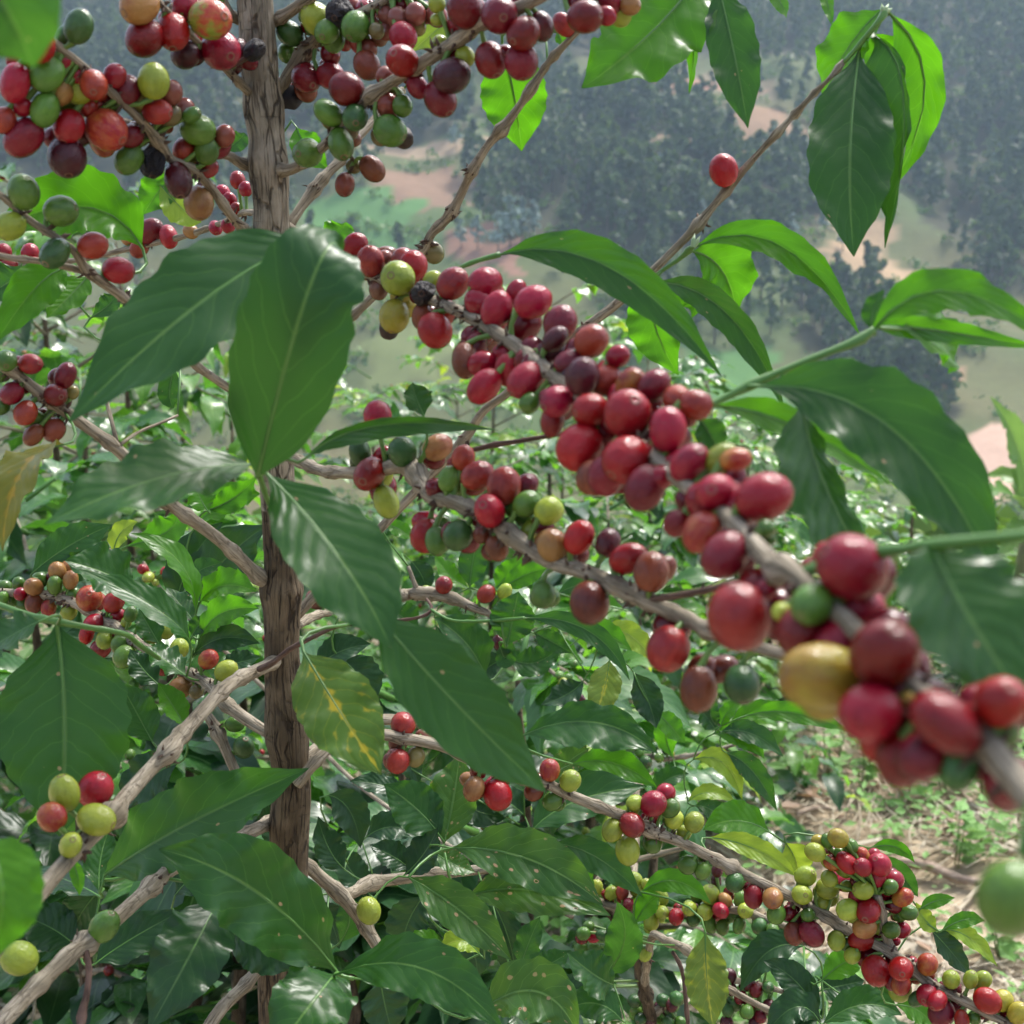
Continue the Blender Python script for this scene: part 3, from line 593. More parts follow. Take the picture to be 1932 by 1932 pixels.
branch('B12', M, [(560, 1480, .70, 26), (600, 1432, .70, 24), (640, 1400, .71, 24), (714, 1386, .72, 25), (755, 1392, .725, 25), (827, 1405, .73, 25), (885, 1428, .735, 26), (911, 1441, .735, 24), (971, 1466, .74, 24), (1027, 1477, .745, 23), (1077, 1501, .75, 23), (1177, 1541, .76, 24), (1230, 1568, .765, 26), (1287, 1590, .77, 22), (1355, 1624, .775, 24), (1421, 1658, .775, 22), (1488, 1690, .77, 22), (1560, 1730, .765, 23), (1588, 1747, .765, 26), (1665, 1789, .755, 22), (1715, 1823, .745, 25), (1755, 1857, .74, 19), (1821, 1890, .73, 20), (1888, 1925, .72, 18), (1960, 1962, .71, 17)], husk=[(757, 1395), (915, 1448), (1232, 1575), (1590, 1750), (1520, 1700), (1720, 1830)])
branch('B12b', M, [(540, 1460, .74, 24), (640, 1380, .78, 24), (714, 1358, .80, 24), (790, 1365, .82, 22), (850, 1390, .84, 18)])
branch('B12c', M, [(545, 1600, .73, 24), (600, 1650, .74, 26), (644, 1690, .745, 28), (680, 1735, .75, 27), (711, 1783, .75, 26), (740, 1830, .75, 24)])
branch('B13', M, [(540, 1600, .76, 22), (644, 1684, .86, 24), (700, 1666, .90, 26), (777, 1655, .92, 24), (860, 1645, .94, 22), (931, 1638, .95, 20)], husk=[(720, 1665)])
branch('B16', M, [(545, 1750, .74, 24), (470, 1850, .72, 26), (420, 1900, .70, 28), (380, 1960, .68, 28)])
branch('B17', M, [(560, 1740, .76, 20), (440, 1760, .78, 22), (380, 1800, .80, 24), (280, 1780, .82, 22), (220, 1760, .84, 20)])

branch('B20', M, [(-60, 1118, .58, 13), (0, 1142, .575, 14), (60, 1162, .57, 14), (108, 1173, .566, 16), (170, 1184, .57, 13), (235, 1196, .58, 12), (262, 1216, .60, 11), (300, 1242, .66, 10)], SHOOT, name='shoot', seg=8)
branch('B21', M, [(530, 985, .645, 14), (508, 950, .56, 12), (492, 905, .47, 13), (484, 880, .456, 14)], SHOOT, name='shoot', seg=8)
branch('B22', M, [(487, 892, .462, 12), (525, 720, .482, 10), (570, 540, .492, 9), (588, 470, .482, 9), (592, 453, .472, 9)], SHOOT, name='shoot', seg=8)

# second, low plant behind the fruit branch on the right
q = ray_ground(1270, 2150); LOW = Vector((q.x, q.y, gz(q.x, q.y)))
low = empty('coffee_plant', LOW); tag(low, 'low coffee plant crowded with green berries under the long fruit branch at lower right', 'coffee plant')
branch('L0', low, [(1250, 2300, 1.18, 30), (1240, 2100, 1.12, 28), (1230, 1950, 1.08, 26), (1215, 1860, 1.04, 24), (1190, 1780, 1.02, 20), (1137, 1705, 1.0, 18)], OLDBARK, name='trunk')
BR['L0']['P'].insert(0, LOW.copy()); BR['L0']['R'].insert(0, .013); BR['L0']['px'].insert(0, at_px(LOW))
branch('L1', low, [(1100, 1690, 1.0, 14), (1137, 1705, 1.0, 17), (1180, 1714, .99, 18), (1288, 1722, .97, 18), (1378, 1716, .95, 17), (1448, 1735, .93, 15), (1540, 1770, .91, 12)], husk=[(1180, 1715), (1378, 1718), (1290, 1722)])
branch('L2', low, [(1215, 1860, 1.04, 16), (1230, 1770, .96, 17), (1260, 1777, .93, 18), (1300, 1795, .91, 19), (1340, 1840, .90, 16), (1400, 1880, .90, 14), (1480, 1920, .90, 12)])
branch('L2t', low, [(1268, 1795, .925, 8), (1283, 1820, .92, 9), (1290, 1850, .92, 8), (1296, 1910, .92, 9), (1300, 1950, .92, 8)], TWIG, name='twig', seg=8, spacing=.02)
branch('L3', low, [(1225, 1920, 1.07, 16), (1280, 1880, 1.06, 15), (1360, 1850, 1.05, 14), (1440, 1860, 1.04, 12), (1500, 1880, 1.03, 10)])
branch('L4', M, [(1655, 1688, .745, 17), (1664, 1720, .75, 18), (1670, 1760, .755, 19), (1682, 1795, .757, 22), (1690, 1812, .755, 20)])
branch('L5', low, [(1100, 1700, 1.0, 14), (1150, 1640, 1.02, 13), (1230, 1615, 1.03, 12), (1290, 1600, 1.02, 10)])
branch('L6', low, [(1180, 1780, 1.05, 14), (1200, 1600, 1.25, 14), (1205, 1440, 1.35, 12), (1260, 1432, 1.35, 11), (1330, 1420, 1.33, 9), (1400, 1400, 1.31, 7), (1455, 1377, 1.3, 5)])
branch('L7', low, [(1188, 1640, 1.2, 11), (1150, 1500, 1.3, 10), (1095, 1330, 1.4, 10), (1060, 1285, 1.42, 9), (1020, 1250, 1.43, 8)])

CHERRY = {}
def C_(key, i, j, txt):
    for e in txt.split():
        x, y, l, t = e.split(',')[:4]; X, Y = zz(i, j, float(x), float(y))
        BR[key]['cher'].append((X, Y, float(l) / 3, t[0], t[1] if len(t) > 1 else 'f', float(e.split(',')[4]) if e.count(',') > 3 else None))
# tile-wise readings: x, y, long axis (photo thirds), kind + layer (f front, m level, b behind)
C_('B1', 0, 0, '85,470,220,R 265,420,212,Gf 340,525,150,Tm 440,520,150,Lm 255,620,200,G 390,715,190,R 530,480,170,O 600,735,245,P,-35 135,780,245,D 380,890,220,U,-80 210,250,215,R 20,680,150,Om 310,780,120,Db 720,510,170,Db 610,580,150,Db 650,430,130,Rb 870,460,200,L,80 890,630,172,O 970,525,130,Rb 1035,620,130,Rb 965,650,120,Gb 1120,735,195,G,170 1085,650,110,Gm 1170,855,155,G 1270,770,120,Ob 1230,820,165,Db 1010,1020,200,U,-80 1125,1150,188,T,-80 730,900,185,G,-120 862,920,172,K,-85 740,770,140,Db 1180,950,110,Rb 500,610,100,Ob 350,350,130,Rb 445,150,195,E 440,430,90,Rb 130,605,105,Rb 1040,850,140,Ob')
C_('B8l', 0, 0, '790,30,235,T 1050,30,200,Rm 1190,110,240,M 980,180,210,R 820,215,225,D 1050,310,165,U 1250,285,215,R 1350,290,140,Ub 1440,285,135,K 1200,-20,150,Gb')
C_('B2', 0, 0, '135,1085,195,G,100 345,1195,190,G,10 55,1280,180,L 310,1435,190,Ef 525,1390,170,O 670,1530,175,R')
C_('B8', 0, 0, '1640,190,155,E 1795,110,195,Lf 1745,90,120,Gb 1630,300,120,Gb 1850,180,150,G 1890,220,150,Gf 1925,75,160,Kf 1735,440,175,D 1870,430,160,D 1730,510,130,Bb 1640,550,135,Kb 1870,310,110,Db')
C_('B8', 1, 0, '145,75,155,Rb 262,90,112,Rb 80,150,165,Gf 350,35,140,Db 420,80,120,Rb 485,75,110,Rb 540,90,122,Ob 325,110,130,Rb 430,150,100,Lb 110,240,130,Rb 200,175,90,Gb 180,150,100,Rb 250,180,90,Rb 215,215,90,Bb 150,280,110,Rb 350,205,165,Rf,-50 145,370,165,Bf 20,240,90,Ob 240,20,100,Rb 60,40,110,Ob')
C_('B7b', 1, 0, '30,505,195,D 250,430,110,Ob 345,345,190,R 700,50,215,D 690,140,190,Db 895,85,205,Df 560,250,100,Lb 625,430,215,U,20 560,560,205,Df,-60 430,490,140,Db 640,340,110,Db 700,320,110,Lb 845,340,200,Df,-70 1020,350,195,D 1030,190,200,D 1130,150,165,Ub 345,600,115,Gb 265,600,135,Ob 1000,20,120,Db 540,20,100,Lb 1380,95,205,Df 1330,30,130,Db 1500,90,110,Rb 1575,80,135,Lb 1520,10,145,Db 1635,30,112,Tb')
C_('B7b', 0, 0, '1860,640,175,G 1740,870,170,G 1930,815,185,Gf 2010,665,155,E 2207,740,185,G 2282,780,115,Kb')
C_('B7d', 1, 0, '175,955,160,B 70,940,90,Gb 20,1045,135,B')
C_('B9', 1, 0, '1260,140,145,O 520,1430,125,Gb')
C_('B10', 2, 0, '232,965,185,Rf,110')
C_('B11', 1, 0, '80,1385,145,R 165,1480,175,O 245,1460,90,Rb 320,1575,195,L 405,1510,180,R 235,1540,100,Lb 520,1590,115,Lb 465,1660,160,K 300,1790,190,Y,-100 210,1640,110,Bb 270,1860,115,Kb 630,1605,195,O 815,1600,195,R 880,1750,215,R 990,1650,140,Rb 1085,1710,220,R 455,1790,150,Bb 530,1870,200,R,-60 1240,1830,210,Df 1210,1920,170,U 1415,1930,195,O 800,1900,130,Db')
C_('B11', 1, 1, '700,110,200,Bf 1200,60,180,Ub 1565,85,130,Rb 1365,200,220,U 1500,220,185,Om 1640,240,190,P 1770,250,200,Dm 810,255,225,R 1040,220,225,R 1065,350,120,Gb 1220,340,190,R 1195,450,185,Dm 1410,390,200,R 1620,410,270,R 1850,500,255,R 1350,600,275,R 1610,670,270,R 1420,770,200,Bb 1720,830,270,D 1900,330,165,Ob 1900,1030,160,Db')
C_('B11', 2, 1, '75,360,185,Ob 40,690,250,R 220,660,200,Lb 300,670,180,Pb 190,860,265,R 460,880,325,R,20 110,1080,250,P 240,1210,290,D 470,1060,110,Gb 960,1280,385,R,150 800,1200,140,Rb 320,1560,375,O,100 730,1490,235,Gf 560,1530,110,Lf 470,1410,130,Rb 680,1640,310,Db 1010,1510,270,Rb 1140,1770,430,D')
C_('B11', 2, 1, '880,1720,300,Rb 1260,1850,300,Db -60,560,220,Db')
C_('B11', 2, 2, '1250,60,300,Db 1350,420,280,Db 1130,330,260,Rb 1620,350,240,Db 1700,200,260,Rb')
C_('B11', 1, 1, '1480,500,210,Db 1730,560,230,Db 1780,720,250,Rb 1500,760,230,Db 1050,130,180,Db 940,160,180,Rb 1300,120,200,Db 1700,350,210,Db 760,30,170,Db')
C_('B11', 2, 1, '790,1905,480,Y,170')
C_('B11', 2, 2, '1060,170,340,R,200 1490,230,420,D,-40 1240,440,310,Db 1560,490,250,Eb 1820,290,200,Gb 1850,560,310,Db 1800,110,310,Rb 1960,150,210,Ob 1275,90,85,Yf')
C_('B14', 1, 1, '105,630,160,E 160,750,215,D 345,625,170,E 545,600,175,T 255,910,190,L 610,780,150,G 690,660,150,Ob 770,760,195,O 920,820,220,O 1050,810,140,Db 840,960,212,R 1050,920,170,G 1175,960,165,L 480,1100,195,Rm 540,1130,165,G 660,1100,175,Em 800,1090,110,Bb 1195,1155,185,T,100 1345,1110,200,R 1510,1140,165,Ub 1625,1230,220,R 1755,1305,230,B 1830,1290,160,Bb 1145,1435,155,Gf,-80 1405,1480,240,B,-85 880,1170,150,Bb 205,420,165,Rb 1850,1740,260,O')
C_('B14', 2, 2, '90,35,260,B 335,10,215,Ef')
C_('B3', 0, 1, '35,110,120,G 172,128,130,O 85,140,80,Rb 15,185,90,Gb 370,195,155,D,60 68,295,140,D 315,305,128,D 145,405,145,O 185,440,128,G,185 190,530,135,B 305,500,138,B 10,370,90,Gb 410,290,75,Lb')
C_('B4', 0, 1, '25,1390,80,Gb 105,1370,72,G 190,1390,115,T 225,1350,92,Gb 325,1300,104,T 380,1275,72,Tb 400,1350,108,T 310,1380,110,G 115,1430,78,R 195,1480,120,B 130,1490,82,Gb 275,1510,98,P 415,1430,82,Gb 390,1535,92,Lb 505,1455,145,P 645,1475,130,O 530,1595,125,R 490,1660,112,Rm 670,1550,82,Rb 740,1545,92,Gf 715,1590,62,Lf 590,1690,108,L 685,1710,122,G 705,1785,132,G 570,1740,112,Ob 940,1640,92,Lb 1015,1740,118,Lf 1180,1800,118,P 1280,1865,135,L 920,1850,85,Ob 55,1470,82,Gb 15,1460,90,G 1050,1890,90,Tb')
C_('B4', 0, 2, '1020,30,135,T 1110,50,82,Gb')
C_('B4b', 0, 2, '1330,235,108,Gm 1380,365,138,E')
C_('B5', 0, 2, '540,605,200,R,60 365,625,210,L,95 295,760,165,P 545,775,215,L,-15 400,920,155,L')
C_('B6', 0, 2, '590,1380,190,G,60 110,1560,205,L')
C_('B15', 1, 1, '580,1380,100,O 820,1430,112,O 925,1415,95,L 480,1410,62,Lb 895,1710,100,U')
C_('B12', 1, 2, '350,235,140,Ob 320,445,140,O 420,420,110,Lb 465,310,102,Ob 750,600,145,T 885,635,175,R,-70 905,540,112,Ob 770,500,90,Ob 1180,495,122,P 1295,555,124,L 1195,670,112,Gb 1090,615,112,Bb 1660,680,100,L 1765,685,150,R 1835,625,112,Rb 1860,710,115,G 1885,775,112,L 1535,835,135,L 1645,805,148,O 1620,950,165,L,-85 1760,910,112,Gb')
C_('B12', 2, 2, '65,790,118,L 30,1030,112,Gb 115,1065,102,G 295,1130,110,E 400,1210,132,D 510,1220,132,T 675,1200,120,L 530,1310,115,G 600,1305,92,Db 710,1315,82,G 630,1420,128,B,-80 730,1420,155,D,-50 695,1095,125,L 820,1165,130,L,10 920,1130,110,Rm 795,1240,95,Lb 870,1460,112,L 930,1480,82,Gb 960,1545,92,L 1095,1630,170,R,-60 1235,1620,142,R 1385,1595,120,P 1300,1590,82,Rb 1235,1710,115,P 1230,1740,130,Lb 1190,1690,102,Db 1385,1770,122,R 1440,1800,122,R 1465,1870,155,D 1325,1790,102,E 1520,1680,100,L 1630,1680,105,L 1700,1680,95,Lb 1725,1800,155,R,-30 1810,1800,122,Y 1900,1870,132,Y 1580,1910,112,O 1650,1900,72,Gb 1530,1730,102,Db 1840,1900,102,Ob')
C_('L4', 2, 2, '750,960,120,L 880,880,118,Y 820,895,85,Gf 770,900,82,Yb 955,925,85,G 900,935,72,Yb 845,1020,100,P 930,1020,138,R 1015,985,105,P 1020,1045,115,R 1115,1030,132,R 1095,1090,135,R 1020,1175,118,L 830,1110,92,Lb 935,1285,128,L 1050,1290,155,R 1030,1385,135,T 1010,1460,145,Rb 1175,1155,84,G 1195,1120,112,Rb 1245,1215,122,P 1275,1300,108,G 1115,1385,92,Lb 1180,1400,98,G 1240,1400,92,Rb 1195,1260,92,Db 1060,1130,92,Rb 1085,980,82,Rb 890,965,70,Gb 980,1210,80,Rb')
C_('L1', 1, 2, '1440,1160,92,L 1530,1190,92,L 1660,1115,92,L 1725,1140,62,L 1590,1185,85,O 1690,1175,75,L 1810,1215,100,L 1770,1250,75,L 1895,1325,95,R 1815,1300,82,L 1755,1355,98,L 1630,1255,75,D 1480,1215,80,Gb 1560,1130,70,Gb')
C_('L1', 2, 2, '155,1200,112,L 240,1230,85,T 215,1290,108,R 125,1300,90,L 40,1280,88,L 60,1340,82,E 155,1370,98,G 225,1385,88,G 320,1375,92,G 355,1290,88,L 435,1380,92,E 330,1220,82,G 260,1185,62,Db 195,1065,75,Ub 510,1405,82,G 560,1420,72,Gb 80,1210,80,Gb 280,1320,70,Gb')
C_('L2', 1, 2, '1370,1420,82,G 1360,1450,72,D 1430,1440,78,R 1485,1430,92,E 1360,1500,82,G 1430,1500,82,G 1720,1540,82,L 1480,1510,82,E 1250,1740,112,U 1110,1680,102,U 1150,1700,80,Db 1540,1400,80,E 1400,1380,70,Gb')
dk = random.Random(5)
BR['L3']['cher'] += [(1288 + dk.uniform(230, 640) / 3, 1288 + dk.uniform(1560, 1930) / 3, dk.uniform(23, 29), dk.choice('EEEEEGUDU'), dk.choice('fmb'), None) for _ in range(34)]
BR['L3']['cher'] += [(644 + dk.uniform(1640, 1930) / 3, 1288 + dk.uniform(1770, 1930) / 3, dk.uniform(22, 28), dk.choice('EEEEGU'), dk.choice('fmb'), None) for _ in range(18)]
C_('L6', 1, 2, '1580,235,62,G 1605,300,52,G 1650,335,52,E 1700,345,62,G 1770,365,56,E 1840,380,62,E 1800,425,56,G 1720,450,78,E 1460,410,72,D 1520,400,72,G 1560,410,82,L 1550,435,72,R 1870,400,40,L 1690,400,50,G 1500,390,60,G')
C_('L7', 1, 2, '1270,45,82,D 1250,10,60,R 1300,100,90,U 1350,100,80,U 1220,80,70,U')
C_('L7', 1, 1, '1235,1890,62,G 1280,1905,62,G 1255,1930,60,L')
BACK = [(850, 1310, 160, 'D'), (955, 1340, 132, 'R'), (790, 1400, 128, 'O'), (730, 1340, 100, 'T'), (1260, 1095, 95, 'R'), (1345, 1020, 102, 'R'), (1390, 1070, 82, 'R'), (60, 1510, 112, 'O'), (170, 1430, 102, 'R'), (220, 1560, 92, 'T'), (200, 1500, 92, 'R'), (20, 1430, 102, 'R'), (1220, 1290, 90, 'R'), (1290, 1280, 80, 'R'), (1080, 1310, 90, 'T'), (1340, 1180, 70, 'O'), (1300, 1130, 80, 'R')]
branch('B18', M, [(540, 425, .70, 16), (470, 400, .78, 13), (420, 420, .84, 12), (350, 445, .87, 12), (250, 468, .90, 12), (150, 490, .90, 11), (60, 500, .90, 10), (-30, 505, .9, 9)])
C_('B18', 0, 0, ' '.join('%d,%d,%d,%sm' % q for q in BACK))
branch('B19', M, [(508, 640, .69, 14), (480, 622, .67, 10), (455, 605, .65, 11), (440, 618, .645, 8)])
C_('B19', 0, 0, '1335,1860,125,Lf')
C_('B15', 0, 1, '1790,1460,115,Ob')
branch('L8', low, [(1080, 1730, 1.0, 10), (700, 1500, 1.25, 9), (500, 1300, 1.3, 9), (330, 1140, 1.3, 8), (290, 1090, 1.3, 7), (270, 1060, 1.3, 6)])
C_('L8', 0, 1, '840,1335,75,L 810,1290,65,R 930,1300,55,R 940,1330,50,L 880,1365,50,L 970,1290,60,L')
C_('B12c', 0, 2, '2087,1290,155,Lf,-70')

